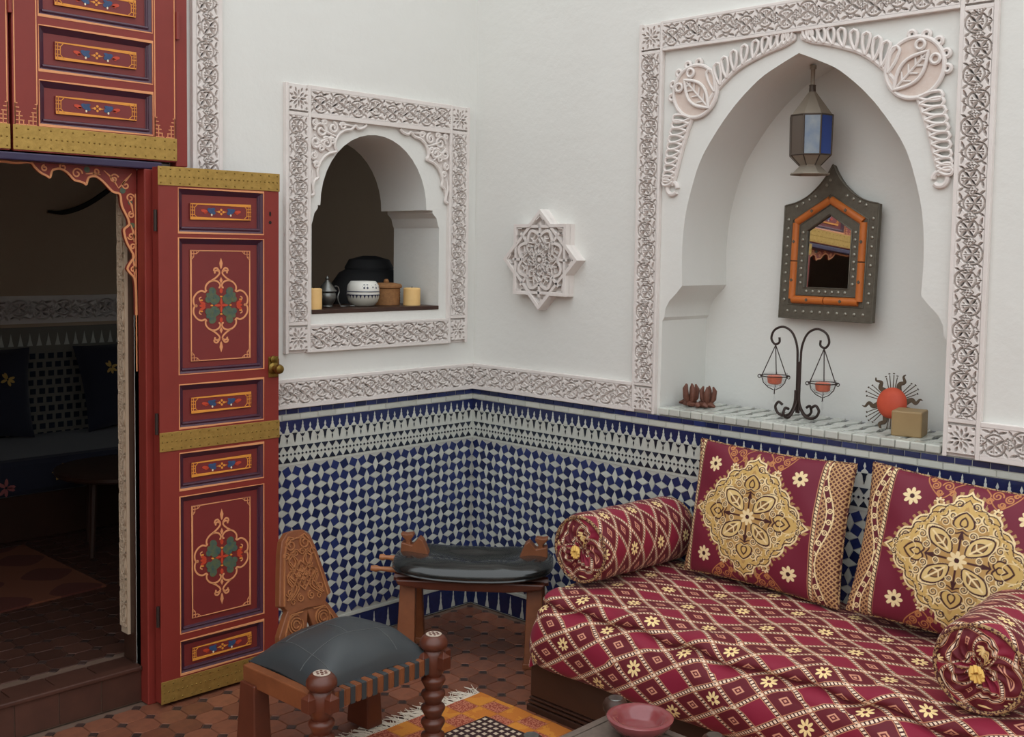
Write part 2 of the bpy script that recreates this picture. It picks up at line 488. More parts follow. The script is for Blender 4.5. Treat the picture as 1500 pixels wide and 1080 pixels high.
def lay_floor(parent, x0, x1, y0, y1, z, near, skip=None, room=False):
    r1, r2 = MB(), MB()
    i0, i1 = math.floor((x0 + 0.907) / FP), math.ceil((x1 + 0.907) / FP)
    j0, j1 = math.floor((y0 + 0.424) / FP), math.ceil((y1 + 0.424) / FP)
    for i in range(i0, i1):
        for j in range(j0, j1):
            x, y = -0.907 + i * FP, -0.424 + j * FP
            for cx, cy, me_, rest, vv, ff, nm in ((x + FP / 2, y + FP / 2, me_oct2 if room else me_oct, r1, o_v, o_f, 'octagon_tile'), (x, y, me_dot, r2, d_v, d_f, 'dot_tile')):
                if not (x0 < cx < x1 and y0 < cy < y1): continue
                if skip and skip(cx, cy): continue
                if near(cx, cy):
                    o = link(nm, me_, None, parent)
                    o.location = (cx, cy, z - 0.004 + rng.uniform(-0.0006, 0.0006))
                    o.rotation_euler = (rng.uniform(-.008, .008), rng.uniform(-.008, .008), rng.uniform(-.02, .02))
                else:
                    rest.add([(a + cx, b + cy, c + z - 0.004) for a, b, c in vv], ff)
    if r1.v: tag(r1.build('far_octagon_tiles', 'step_tile' if room else 'terracotta', parent), kind='stuff')
    if r2.v: tag(r2.build('far_dot_tiles', 'dark_dot', parent), kind='stuff')
lay_floor(floor_o, -5.55, -0.02, -5.55, -0.02, 0.0, lambda x, y: -1.95 < x < -0.05 and -1.22 < y < -0.03 and x - y > -1.75 and x + y > -2.45)

# ---- the dim room behind the left wall
room_floor = struct(MB().box(-4.2, 2.6, 0.11, 2.75, 0.0, STEP - 0.004).build('floor_room', 'floor_grout'), 'dark tile floor of the dim room through the doorway', 'floor')
lay_floor(room_floor, -2.6, -0.6, 0.125, 2.4, STEP, lambda x, y: -1.9 < x < -1.2 and y < 1.2, room=True)
sill = struct(MB().box(DX0, DX1, 0.0, 0.11, 0, STEP - 0.012).build('step', 'floor_grout'), 'tiled step up into the red doorway', 'step')
k = 6
for i in range(k):
    a = DX0 + (DX1 - DX0) * i / k; b = DX0 + (DX1 - DX0) * (i + 1) / k
    MB().box(a + .0015, b - .0015, -0.004, 0.004, 0.004, STEP - 0.016).build('riser_tile', 'step_tile', sill, bevel=0.0015)
    for j in range(1):
        MB().box(a + .0015, b - .0015, 0.032, 0.118, STEP - 0.013, STEP - 0.003).build('tread_tile', 'step_tile', sill, bevel=0.0015)
MB().box(DX0, DX1, -0.012, 0.03, STEP - 0.016, STEP).build('nosing', 'step_tile', sill, bevel=0.004)
struct(MB().box(-4.2, 2.6, 0.11, 2.75, 2.9, 3.0).build('ceiling_room', 'dark_room'), 'ceiling of the dim room', 'ceiling')
struct(MB().box(-4.3, -4.2, 0.11, 2.75, 0, 3).build('wall_room_west', 'room_plaster'), 'far end wall of the dim room', 'wall')
struct(MB().box(2.6, 2.7, 0.2, 2.75, 0, 1.1).box(2.6, 2.7, 0.11, 2.75, 2.0, 3).box(2.6, 2.7, 0.11, 1.0, 1.1, 2.0).box(2.6, 2.7, 1.65, 2.75, 1.1, 2.0).build('wall_room_east', 'room_plaster'), 'end wall of the dim room with an added unseen opening to let in sky light', 'wall')  # opening invented out of view so sky light lifts the dim room
wrb = struct(MB().box(-4.2, 2.6, 2.55, 2.75, 0, 3).build('wall_room_back', 'room_plaster'), 'beige back wall of the dim room with tiled dado', 'wall')

# ---- zellige dado
ZP = 0.0443
def xz_tile(poly, h=0.003, inset=0.0012):
    n = len(poly); cx = sum(p[0] for p in poly) / n; cz = sum(p[1] for p in poly) / n
    vs = [(p[0], 0, p[1]) for p in poly]
    for p in poly:
        d = math.hypot(p[0] - cx, p[1] - cz); kk = max((d - inset) / d, .2)
        vs.append((cx + (p[0] - cx) * kk, -h, cz + (p[1] - cz) * kk))
    return vs, [tuple(range(n, 2 * n))] + [(i, (i + 1) % n, n + (i + 1) % n, n + i) for i in range(n)]
th = R(27); sq_s = ZP / (math.cos(th) + math.sin(th)) - 0.0016
def sqr(a): return [(sq_s / math.sqrt(2) * math.cos(a + PI / 4 + k * PI / 2), sq_s / math.sqrt(2) * math.sin(a + PI / 4 + k * PI / 2)) for k in range(4)]
S0 = ZP / (math.cos(th) + math.sin(th)) - 0.0016
dl, ds = S0 * math.cos(th), S0 * math.sin(th)
TILES = {'sq+': (xz_tile(sqr(th)), 'glaze_blue'), 'sq-': (xz_tile(sqr(-th)), 'glaze_blue'),
         'rv': (xz_tile([(ds, 0), (0, dl), (-ds, 0), (0, -dl)]), 'glaze_white'), 'rh': (xz_tile([(dl, 0), (0, ds), (-dl, 0), (0, -ds)]), 'glaze_white')}
FS = 0.0345          # finial spacing
tall = [(-.011, 0), (-.0085, .009), (-.004, .018), (-.0045, .024), (-.002, .029), (-.0028, .034), (0, .044), (.0028, .034), (.002, .029), (.0045, .024), (.004, .018), (.0085, .009), (.011, 0)]
short = [(-.013, 0), (-.010, .006), (-.004, .011), (-.0015, .014), (-.0048, .021), (0, .034), (.0048, .021), (.0015, .014), (.004, .011), (.010, .006), (.013, 0)]
TILES['tall'] = ((lambda mm: (mm.v, mm.f))(MB().prism(tall, -.003, 0, back=False)), 'glaze_white')
TILES['short'] = ((lambda mm: (mm.v, mm.f))(MB().prism(short, -.003, 0, back=False)), 'glaze_white')
big_spire = [(x * 1.0, z * 1.8) for x, z in tall]
TILES['base_spire'] = ((lambda mm: (mm.v, mm.f))(MB().prism(big_spire, -.003, 0, back=False)), 'glaze_white')
tw = FS / 2 - .001
TILES['tri_dn'] = (xz_tile([(-tw, .011), (tw, .011), (0, -.011)]), 'glaze_dark')
TILES['tri_up'] = (xz_tile([(-tw, -.011), (0, .011), (tw, -.011)]), 'glaze_dark')
TILES['strip'] = (xz_tile([(-.0255, -.009), (.0255, -.009), (.0255, .009), (-.0255, .009)]), 'glaze_blue')
TILES['wstrip'] = (xz_tile([(-.0385, -.0095), (.0385, -.0095), (.0385, .0095), (-.0385, .0095)]), 'glaze_white')
TN = {'sq+': 'square_tile', 'sq-': 'square_tile', 'rv': 'rhombus_tile', 'rh': 'rhombus_tile', 'tall': 'finial_tile', 'short': 'finial_tile',
      'base_spire': 'spire_tile', 'tri_dn': 'triangle_tile', 'tri_up': 'triangle_tile', 'strip': 'border_tile', 'wstrip': 'white_border_tile'}
TM = {}
for kk, ((vv, ff), mm) in TILES.items():
    TM[kk] = MB().add(vv, ff).mesh(TN[kk]); TM[kk].materials.append(MATS[mm])

def dado(parent, x0, x1, phase, seen):
    rest = {}
    def put(kind, x, z):
        (vv, ff), mt = TILES[kind]
        if seen(x, z):
            o = link(TN[kind], TM[kind], None, parent)
            o.location = (x, -0.006 + rng.uniform(-.0006, .0006), z)
            o.rotation_euler = (rng.uniform(-.02, .02), rng.uniform(-.015, .015), rng.uniform(-.02, .02))
        else:
            rest.setdefault((TN[kind], mt), MB()).add([(a + x, b - 0.006, c + z) for a, b, c in vv], ff)
    MB().box(x0, x1, -0.006, 0, 0.0, 0.949).build('tile_bed', 'grout', parent)
    # blue ground behind the finials, pale ground below them, blue skirting
    MB().box(x0, x1, -0.0075, -0.006, 0.858, 0.905).build('blue_field', 'glaze_blue', parent)
    MB().box(x0, x1, -0.0072, -0.006, 0.735, 0.858).build('pale_field', 'glaze_white', parent)
    MB().box(x0, x1, -0.0075, -0.006, 0.004, 0.094).build('skirting_field', 'glaze_blue', parent)
    MB().box(x0, x1, -0.009, -0.006, 0.096, 0.108).build('skirting_line', 'glaze_white', parent)
    n = int((x1 - x0) / ZP) + 2
    i0 = math.floor((x0 - phase) / ZP)
    for i in range(i0, i0 + n):
        for j in range(14):
            x = phase + i * ZP; z = 0.711 - j * ZP
            if x0 + .019 < x < x1 - .019: put('sq+' if (i + j) % 2 == 0 else 'sq-', x, z)
            x += ZP / 2; z -= ZP / 2
            if x0 + .02 < x < x1 - .02 and j < 13: put('rh' if (i + j) % 2 == 0 else 'rv', x, z)
    n = int((x1 - x0) / FS); f0 = x0 + ((x1 - x0) - n * FS) / 2
    dk = MB()
    for i in range(n):
        x = f0 + (i + .5) * FS
        put('tall' if i % 2 else 'short', x, 0.858)
        put('tri_dn', x, 0.797); put('tri_up', x, 0.756)
        if i % 2 == 0:      # dark funnel below the short finials
            dk.prism([(x - .011, .856), (x + .011, .856), (x + .006, .848), (x + .004, .834), (x, .820), (x - .004, .834), (x - .006, .848)], -.0095, -.007, back=False)
        else:               # dark chevron and drop below the tall ones
            dk.prism([(x - .011, .854), (x - .004, .850), (x, .852), (x + .004, .850), (x + .011, .854), (x + .006, .844), (x, .840), (x - .006, .844)], -.0095, -.007, back=False)
            dk.prism([(x - .003, .830), (x, .838), (x + .003, .830), (x, .818)], -.0095, -.007, back=False)
        for s_ in (0, .5):
            xx = x + s_ * FS
            dk.prism([(xx - .005, .7765), (xx, .7815), (xx + .005, .7765), (xx, .7715)], -.0095, -.007, back=False)
    tag(dk.build('small_dark_tiles', 'glaze_dark', parent), kind='stuff')
    n = int((x1 - x0) / 0.0525)
    for i in range(n): put('strip', x0 + (i + .5) * (x1 - x0) / n, 0.939)
    n = int((x1 - x0) / 0.0785)
    for i in range(n): put('wstrip', x0 + (i + .5) * (x1 - x0) / n, 0.9175)
    n = int((x1 - x0) / 0.07)
    for i in range(n): put('base_spire', x0 + (i + .5) * (x1 - x0) / n, 0.008)
    for (nm, mt), r_ in rest.items():
        tag(r_.build('far_' + nm + 's', mt, parent), kind='stuff')
dado(wall_left, -1.235, -0.002, -0.964, lambda x, z: x > -1.02 and (z > .14 or x > -.42) and (z > 0.28 or x > -1.0))
dado(wall_right, 0.008, 2.95, 0.030, lambda x, z: (x < 1.03 and z > 0.3 and z > 0.35 + (x - .75) * 1.2) or (x < .48) or (1.76 < x < 1.98 and z > .42) or (z > .80 and x < 2.4))
# dado of the dim room: coarse, seen from far in the dark
m = MB(); m2 = MB()
MB().box(-2.2, 1.6, 2.53, 2.55, STEP, 1.10).build('tile_bed', 'room_grout', wrb)
for i in range(34):
    x = -1.6 + i * .05
    m2.prism([(x, 1.0), (x + .03, 1.0), (x + .022, 1.03), (x + .015, 1.07), (x + .008, 1.03)], 2.527, 2.53, back=False)
    for j in range(12):
        m.box(x + (j % 2) * .012, x + .03 + (j % 2) * .012, 2.526, 2.53, .40 + j * .048, .43 + j * .048)
tag(m.build('far_dark_tiles', 'glaze_dark', wrb), kind='stuff')
tag(m2.build('far_finial_tiles', 'glaze_white', wrb), kind='stuff')

# ---- carved stucco: height fields of one carved repeat, shared by all panels
def lens(X, Z, cx, cz, l, w, ang):
    """>0 inside a pointed leaf"""
    c, s_ = math.cos(R(ang)), math.sin(R(ang))
    a = (X - cx) * c + (Z - cz) * s_; b = -(X - cx) * s_ + (Z - cz) * c
    return w * (1 - (a / l) ** 2) - np.abs(b)
def sstep(v, e): return np.clip(v / e + .5, 0, 1)
def band_height(X, Z):
    """X along the band in units of its width, period 1.9; Z in -.5...5; returns 0 (cut) to 1 (face)"""
    U = 0.95
    k = np.floor(X / U); x = X - k * U - U / 2
    z = np.where(k.astype(int) % 2 == 0, Z, -Z)
    cut = np.zeros_like(x) - 1
    e = 0.02
    r = np.hypot(x, z + .10)
    up_ = lambda v: np.maximum(cut, v)
    cut = up_(0.028 - np.abs(r - .375))                       # ring groove
    for sx in (-1, 1):
        cut = up_(lens(x, z, sx * .155, .015, .19, .055, sx * 38))
        cut = up_(lens(x, z, sx * .145, -.215, .17, .055, -sx * 42))
        cut = up_(lens(x, z, sx * .27, -.11, .10, .03, 90))
        cut = up_(.030 - np.hypot(x - sx * .085, z + .33))
        cut = up_(.030 - np.hypot(x - sx * .085, z - .12))
        # rosette at the joint between two circles
        rx = x - sx * U / 2; rr = np.hypot(rx, z - .02)
        an = np.arctan2(z - .02, rx)
        cut = np.where(rr < .17 + .03 * np.cos(4 * an), -1, cut)
        cut = up_(.022 - np.abs(rr - (.165 + .03 * np.cos(4 * an))))
        cut = up_(.030 - rr)
        for q_ in range(4):
            cut = up_(.024 - np.hypot(rx - .095 * math.cos(q_ * PI / 2), z - .02 - .095 * math.sin(q_ * PI / 2)))
        cut = up_(lens(x, z, sx * .27, .38, .15, .045, sx * 16))
        cut = up_(lens(x, z, sx * .11, .36, .11, .028, -sx * 50))
        cut = up_(lens(x, z, sx * .41, -.38, .12, .035, -sx * 55))
    cut = up_(lens(x, z, 0, .42, .06, .03, 90))
    cut = up_(.010 - np.abs(x) - (np.abs(z + .10) > .28) * 1.0)
    return 1 - sstep(cut, e)
def rosette_height(X, Z):
    cut = np.zeros_like(X) - 1
    for q_ in range(8):
        a = q_ * 45
        cut = np.maximum(cut, lens(X, Z, .23 * math.cos(R(a)), .23 * math.sin(R(a)), .14, .045, a))
        a += 22.5
        cut = np.maximum(cut, lens(X, Z, .40 * math.cos(R(a)), .40 * math.sin(R(a)), .10, .04, a))
    cut = np.maximum(cut, .035 - np.hypot(X, Z))
    for sx in (-1, 1):
        for sz in (-1, 1):
            cut = np.maximum(cut, .05 - np.hypot(X - sx * .42, Z - sz * .42))
    return 1 - sstep(cut, .02)
def relief_mesh(name, lx, lz, fn, unit, res, depth, mt):
    nx, nz = int(lx / res), int(lz / res)
    xs = np.linspace(-lx / 2, lx / 2, nx + 1); zs = np.linspace(-lz / 2, lz / 2, nz + 1)
    X, Z = np.meshgrid(xs, zs)
    h = fn((X + lx / 2) / unit if name == 'carved_panel' else X / unit, Z / unit) * depth
    V = np.stack([X, -h, Z], -1).reshape(-1, 3)
    idx = np.arange((nx + 1) * (nz + 1)).reshape(nz + 1, nx + 1)
    F = np.stack([idx[:-1, :-1], idx[:-1, 1:], idx[1:, 1:], idx[1:, :-1]], -1).reshape(-1, 4)
    me_ = bpy.data.meshes.new(name); me_.from_pydata(V.tolist(), [], F.tolist()); me_.update()
    me_.materials.append(MATS[mt]); me_.shade_smooth(); me_.set_sharp_from_angle(angle=R(55))
    return me_
CW = 0.084                      # carved width
CL = CW * 1.9
me_band = relief_mesh('carved_panel', CL, CW, band_height, CW, 0.0016, 0.014, 'stucco')
me_ros = relief_mesh('carved_rosette', CW, CW, rosette_height, CW, 0.0016, 0.014, 'stucco')
class Trim:
    n = 0
    def __init__(s, wall, label):
        Trim.n += 1; s.mb = MB(); s.kids = []; s.wall = wall; s.label = label; s.name = 'trim_%d' % Trim.n
    def band(s, x0, x1, z0, z1, caps=(False, False)):
        """a carved band filling the rectangle (margins included); caps = rosette squares at its ends"""
        vert = (z1 - z0) > (x1 - x0)
        w = (x1 - x0) if vert else (z1 - z0); mg = (w - CW) / 2; mg = max(mg, .006); cw = w - 2 * mg
        a, b = (z0, z1) if vert else (x0, x1); c = (x0 + x1) / 2 if vert else (z0 + z1) / 2
        s.mb.box(x0, x1, -0.006, 0, z0, z1)
        for e in (-1, 1):
            p, q_ = sorted((c + e * w / 2, c + e * (w / 2 - mg)))
            if vert: s.mb.box(p, q_, -0.020, -0.006, z0, z1)
            else: s.mb.box(x0, x1, -0.020, -0.006, p, q_)
        def bar(t):
            if vert: s.mb.box(x0 + mg, x1 - mg, -0.019, -0.006, t - mg / 2, t + mg / 2)
            else: s.mb.box(t - mg / 2, t + mg / 2, -0.019, -0.006, z0 + mg, z1 - mg)
        for i, on in enumerate(caps):
            if on:
                e = (a + w / 2) if i == 0 else (b - w / 2)
                s.kids.append(('carved_rosette', me_ros, (c, e) if vert else (e, c), 0, cw / CW, cw / CW))
                bar(a + w if i == 0 else b - w)
                if i == 0: a += w + mg / 2
                else: b -= w + mg / 2
        n = max(1, round((b - a) / CL)); L = (b - a) / n
        for i in range(n):
            t = a + (i + .5) * L
            s.kids.append(('carved_panel', me_band, (c, t) if vert else (t, c), 90 if vert else 0, L / CL, cw / CW))
        return s
    def done(s):
        o = s.mb.build(s.name, 'stucco', bevel=0.002, M=s.wall.matrix_basis.copy())
        struct(o, s.label, 'carved trim')
        for nm, me_, (x, z), rot, sx, sz in s.kids:
            link(nm, me_, None, o, M=T(x, -0.006, z) @ RY(-rot) @ SC(sx, 1, sz))
        return o
Trim(wall_left, 'carved stucco band above the blue tiles on the door wall').band(-1.235, 0.0, 0.951, 1.062).done()
Trim(wall_right, 'carved stucco band above the blue tiles under the star plaque').band(0.02, 0.886, 0.951, 1.062).done()
Trim(wall_right, 'carved stucco band beyond the niche frame above the cushions').band(2.186, 3.0, 0.951, 1.066).done()
Trim(wall_left, 'upright carved stucco strip beside the upper red shutters').band(-1.352, -1.236, 0.951, 3.4).done()
t = Trim(wall_left, 'square carved stucco frame around the small arched opening')
t.band(-0.977, -0.866, 1.156, 2.153, (True, True)); t.band(-0.167, -0.056, 1.156, 2.153, (True, True))
t.band(-0.866, -0.167, 2.034, 2.153); t.band(-0.866, -0.167, 1.156, 1.262)
small_frame = t.done()
t = Trim(wall_right, 'tall carved stucco frame around the large pointed niche')
t.band(0.886, 0.993, 0.951, 2.390, (True, True)); t.band(2.075, 2.186, 0.951, 2.390, (True, True))
t.band(0.993, 2.075, 2.283, 2.390)
big_frame = t.done()

# ---- spandrels of the large niche: gadrooned borders, roundels and curls
def big_spandrel(sgn, label):
    root = empty('spandrel', wall_right.matrix_basis.copy(), label, 'stucco carving', kind='structure')
    P = lambda a, z: (NC + sgn * a, z)          # a = distance from the arch axis
    y = -0.006
    upper = spline([(0.345, 2.085), (0.30, 2.135), (0.225, 2.190), (0.125, 2.228), (0.055, 2.246), (0.018, 2.262)], 8)
    lower = spline([(0.415, 2.035), (0.440, 1.97), (0.463, 1.90), (0.482, 1.83), (0.494, 1.795)], 8)
    sp = MB()
    for path in (upper, lower):
        sp.tube([(P(*p)[0], y, P(*p)[1]) for p in path], 0.009, 8)
    sp.tube([(x, y, z) for x, z in (P(0.494 + .022 * math.cos(R(t_)), 1.785 + .022 * math.sin(R(t_))) for t_ in range(180, -160, -20))], 0.009, 8)
    sp.tube([(x, y, z) for x, z in (P(0.024 + .012 * math.cos(R(t_)), 2.268 + .011 * math.sin(R(t_))) for t_ in range(0, 350, 30))], 0.006, 8)
    sp.build('spine', 'stucco', root, smooth=True)
    def tongue(bx, bz, dx, dz, l, w):
        mb = MB()
        nx, nz = -dz, dx
        loop = []
        for t_ in np.linspace(0, 1, 9): loop.append((bx + dx * l * t_ + nx * w * math.sin(PI * min(t_ * .62, .5)) * .5, bz + dz * l * t_ + nz * w * math.sin(PI * min(t_ * .62, .5)) * .5))
        for a_ in (60, 0, -60): loop.append((bx + dx * (l + w * .5 * math.cos(R(a_))) + nx * w * .5 * math.sin(R(a_)), bz + dz * (l + w * .5 * math.cos(R(a_))) + nz * w * .5 * math.sin(R(a_))))
        for t_ in np.linspace(1, 0, 9): loop.append((bx + dx * l * t_ - nx * w * math.sin(PI * min(t_ * .62, .5)) * .5, bz + dz * l * t_ - nz * w * math.sin(PI * min(t_ * .62, .5)) * .5))
        mb.tube([(P(*p)[0], y - .007, P(*p)[1]) for p in loop], 0.0058, 6)
        mb.build('gadroon', 'stucco', root, smooth=True)
    for path, n, flip, l0, l1, lean in ((upper, 11, 1, .078, .022, .55), (lower, 11, 1, .066, .030, .35)):
        L = len(path)
        for i in range(n):
            f = ((i + .2) / (n + .5)) * (.88 if path is upper else 1) + (.12 if path is upper else 0); j = min(int(f * (L - 1)), L - 2); fr_ = f * (L - 1) - j
            p, q_ = np.array(path[j]), np.array(path[j + 1]); p = p + (q_ - p) * fr_ * .98
            tg = (q_ - p) / np.linalg.norm(q_ - p)
            nn = np.array([-tg[1], tg[0]]) * flip
            if (nn[1] if path is upper else nn[0]) < 0: nn = -nn
            d = nn + tg * lean
            d /= np.linalg.norm(d)
            tongue(p[0], p[1], d[0], d[1], l0 + (l1 - l0) * f, .027 - .006 * f)
    # roundel: rings, a leaf across it, two eyes
    cx, cz, rr = 0.402, 2.125, 0.092
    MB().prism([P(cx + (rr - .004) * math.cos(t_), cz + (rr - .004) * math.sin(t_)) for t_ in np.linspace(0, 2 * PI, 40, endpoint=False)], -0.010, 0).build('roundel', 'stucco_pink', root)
    ring = MB()
    ring.tube([(P(cx + rr * math.cos(t_), 0)[0], -0.010, cz + rr * math.sin(t_)) for t_ in np.linspace(0, 2 * PI, 48, endpoint=False)], 0.0075, 8, closed=True)
    ring.build('roundel_ring', 'stucco', root, smooth=True)
    ax = np.array([.70, .71]); nx = np.array([-.71, .70])       # leaf runs from the arch outwards and up
    lf = MB()
    a0 = np.array([cx, cz]) - ax * .088
    pts = [a0 + ax * (.150 * t_) + nx * (.036 * math.sin(PI * t_)) for t_ in np.linspace(0, 1, 14)] + [a0 + ax * (.150 * t_) - nx * (.036 * math.sin(PI * t_)) for t_ in np.linspace(1, 0, 14)[1:-1]]
    lf.tube([(P(*p)[0], -0.016, P(*p)[1]) for p in pts], 0.006, 8, closed=True)
    lf.tube([(P(*(a0 + ax * t_))[0], -0.014, P(*(a0 + ax * t_))[1]) for t_ in (0, .05, .10, .15)], 0.004, 6)
    for t_ in (.035, .065, .095, .12):
        for s_ in (-1, 1):
            p, q_ = a0 + ax * t_, a0 + ax * (t_ + .018) + nx * s_ * .022
            lf.tube([(P(*p)[0], -0.013, P(*p)[1]), (P(*q_)[0], -0.013, P(*q_)[1])], [.0045, .0025], 6)
    lf.build('leaf', 'stucco', root, smooth=True)
    ey = MB()
    for s_ in (-1, 1):
        c_ = np.array([cx, cz]) + ax * .060 + nx * s_ * .034
        ey.tube([(P(c_[0] + .014 * math.cos(t_), 0)[0], -0.016, c_[1] + .014 * math.sin(t_)) for t_ in np.linspace(0, 2 * PI, 16, endpoint=False)], 0.0055, 6, closed=True)
    for i in range(5):       # small scallops on the outer rim
        t_ = R(45 - 52 + i * 26)
        c_ = np.array([cx, cz]) + np.array([math.cos(t_), math.sin(t_)]) * (rr + .010)
        ey.tube([(P(c_[0] + .011 * math.cos(w_), 0)[0], -0.008, c_[1] + .011 * math.sin(w_)) for w_ in np.linspace(0, 2 * PI, 12, endpoint=False)], 0.007, 6, closed=True)
    ey.build('eyes', 'stucco', root, smooth=True)
    return root
big_spandrel(-1, 'carved palmette spandrel of the niche on the side of the star plaque')
big_spandrel(1, 'carved palmette spandrel of the niche on the side away from the star plaque')

# ---- spandrels of the small opening: scalloped leafy plates in the upper corners
def small_spandrel(sgn, label):
    c = -0.5165; hw = 0.3495; z1 = 2.034
    P = lambda a, z: (c + sgn * a, z)
    root = empty('spandrel', None, label, 'stucco carving', kind='structure')
    edge = [(.085, 2.030), (.10, 2.018), (.125, 2.012), (.14, 2.022), (.16, 2.006), (.19, 2.000), (.215, 1.984), (.232, 1.960), (.236, 1.935),
            (.228, 1.918), (.262, 1.908), (.29, 1.888), (.308, 1.862), (.316, 1.835), (.312, 1.815), (.330, 1.800), (.336, 1.775), (.332, 1.752), (.347, 1.745)]
    poly = [P(*p) for p in edge] + [P(hw, 1.745), P(hw, z1), P(.085, z1)]
    MB().prism(poly, -0.006, 0).build('plate', 'stucco', root)
    e = MB(); e.tube([(P(*p)[0], -0.011, P(*p)[1]) for p in spline(edge, 4)], 0.0065, 6)
    e.build('scalloped_edge', 'stucco', root, smooth=True)
    s = MB()
    for cx, cz, r_, a0 in ((.30, 1.99, .03, 0), (.245, 2.005, .022, 90), (.325, 1.945, .022, 200), (.275, 1.945, .024, 45), (.20, 2.016, .014, 0), (.335, 1.895, .015, 100), (.322, 1.862, .012, 10), (.30, 1.925, .014, 0), (.33, 2.018, .012, 90), (.25, 1.955, .013, 30), (.285, 2.022, .010, 0)):
        s.tube([(P(*p)[0], -0.012, P(*p)[1]) for p in spiral(cx, cz, r_, .005, a0, 1.4, 20)], 0.006, 6)
    for (a, b) in (((.225, 1.972), (.30, 1.995)), ((.26, 1.915), (.33, 1.97)), ((.15, 2.02), (.22, 2.022)), ((.335, 1.76), (.34, 1.84)), ((.25, 1.975), (.335, 1.925))):
        s.tube([(P(*a)[0], -.012, P(*a)[1]), (P((a[0] + b[0]) / 2 + .006, (a[1] + b[1]) / 2)[0], -.013, (a[1] + b[1]) / 2), (P(*b)[0], -.012, P(*b)[1])], [.003, .006, .003], 6)
    s.build('scrolls', 'stucco', root, smooth=True)
small_spandrel(-1, 'leafy scalloped stucco spandrel of the small opening on the door side')
small_spandrel(1, 'leafy scalloped stucco spandrel of the small opening on the corner side')

# ---- tiled shelf of the big niche
shelf = empty('niche_shelf', RIGHT, 'white tiled shelf with thin dark lines in the large niche', 'shelf', kind='structure')
MB().box(NC - .53, NC + .53, 0.0, ND, 0.93, 0.972).build('bed', 'glaze_dark', shelf)
n = 22
for i in range(n):
    a = NC - .53 + 1.06 * i / n
    MB().box(a + .001, a + 1.06 / n - .001, -0.014, 0.034, 0.953, 0.979).build('edge_tile', 'glaze_white', shelf, bevel=0.004)
for i in range(17):
    a = NC - .52 + 1.04 * i / 17
    for j in range(4):
        y0 = 0.040 + j * .058
        MB().prism([(a + .002, .0), (a + .058, .0), (a + .058, .0), (a + .002, .0)], 0, 0) if False else None
        v = [(a + .003 + (j % 2) * .012, y0), (a + .045 + (j % 2) * .012, y0), (a + .057 - (j % 2) * .012, y0 + .054), (a + .015 - (j % 2) * .012, y0 + .054)]
        vs, fs = frustum(v, .007, .001)
        MB().add([(p, q_, r_ + .972) for p, q_, r_ in vs], fs).build('shelf_tile', 'glaze_white', shelf)

# ================================================================== THE RED DOOR
def rect(x0, x1, z0, z1): return [(x0, z0), (x1, z0), (x1, z1), (x0, z1)]
def corner_grid(mb, x, z, sx, sz, c, y, w=.0022):
    """little lattice of squares stepping out of a corner"""
    for i in range(3):
        n = 3 - i
        mb.ribbon([(x + sx * c * i, z), (x + sx * c * i, z + sz * c * max(n - .0, .6))], w, y)
        mb.ribbon([(x, z + sz * c * i), (x + sx * c * max(n - .0, .6), z + sz * c * i)], w, y)
    mb.ribbon([(x + sx * c * 2, z + sz * c), (x + sx * c * 3, z), ], w, y)
    mb.ribbon([(x, z + sz * c * 3), (x + sx * c, z + sz * c * 2)], w, y)

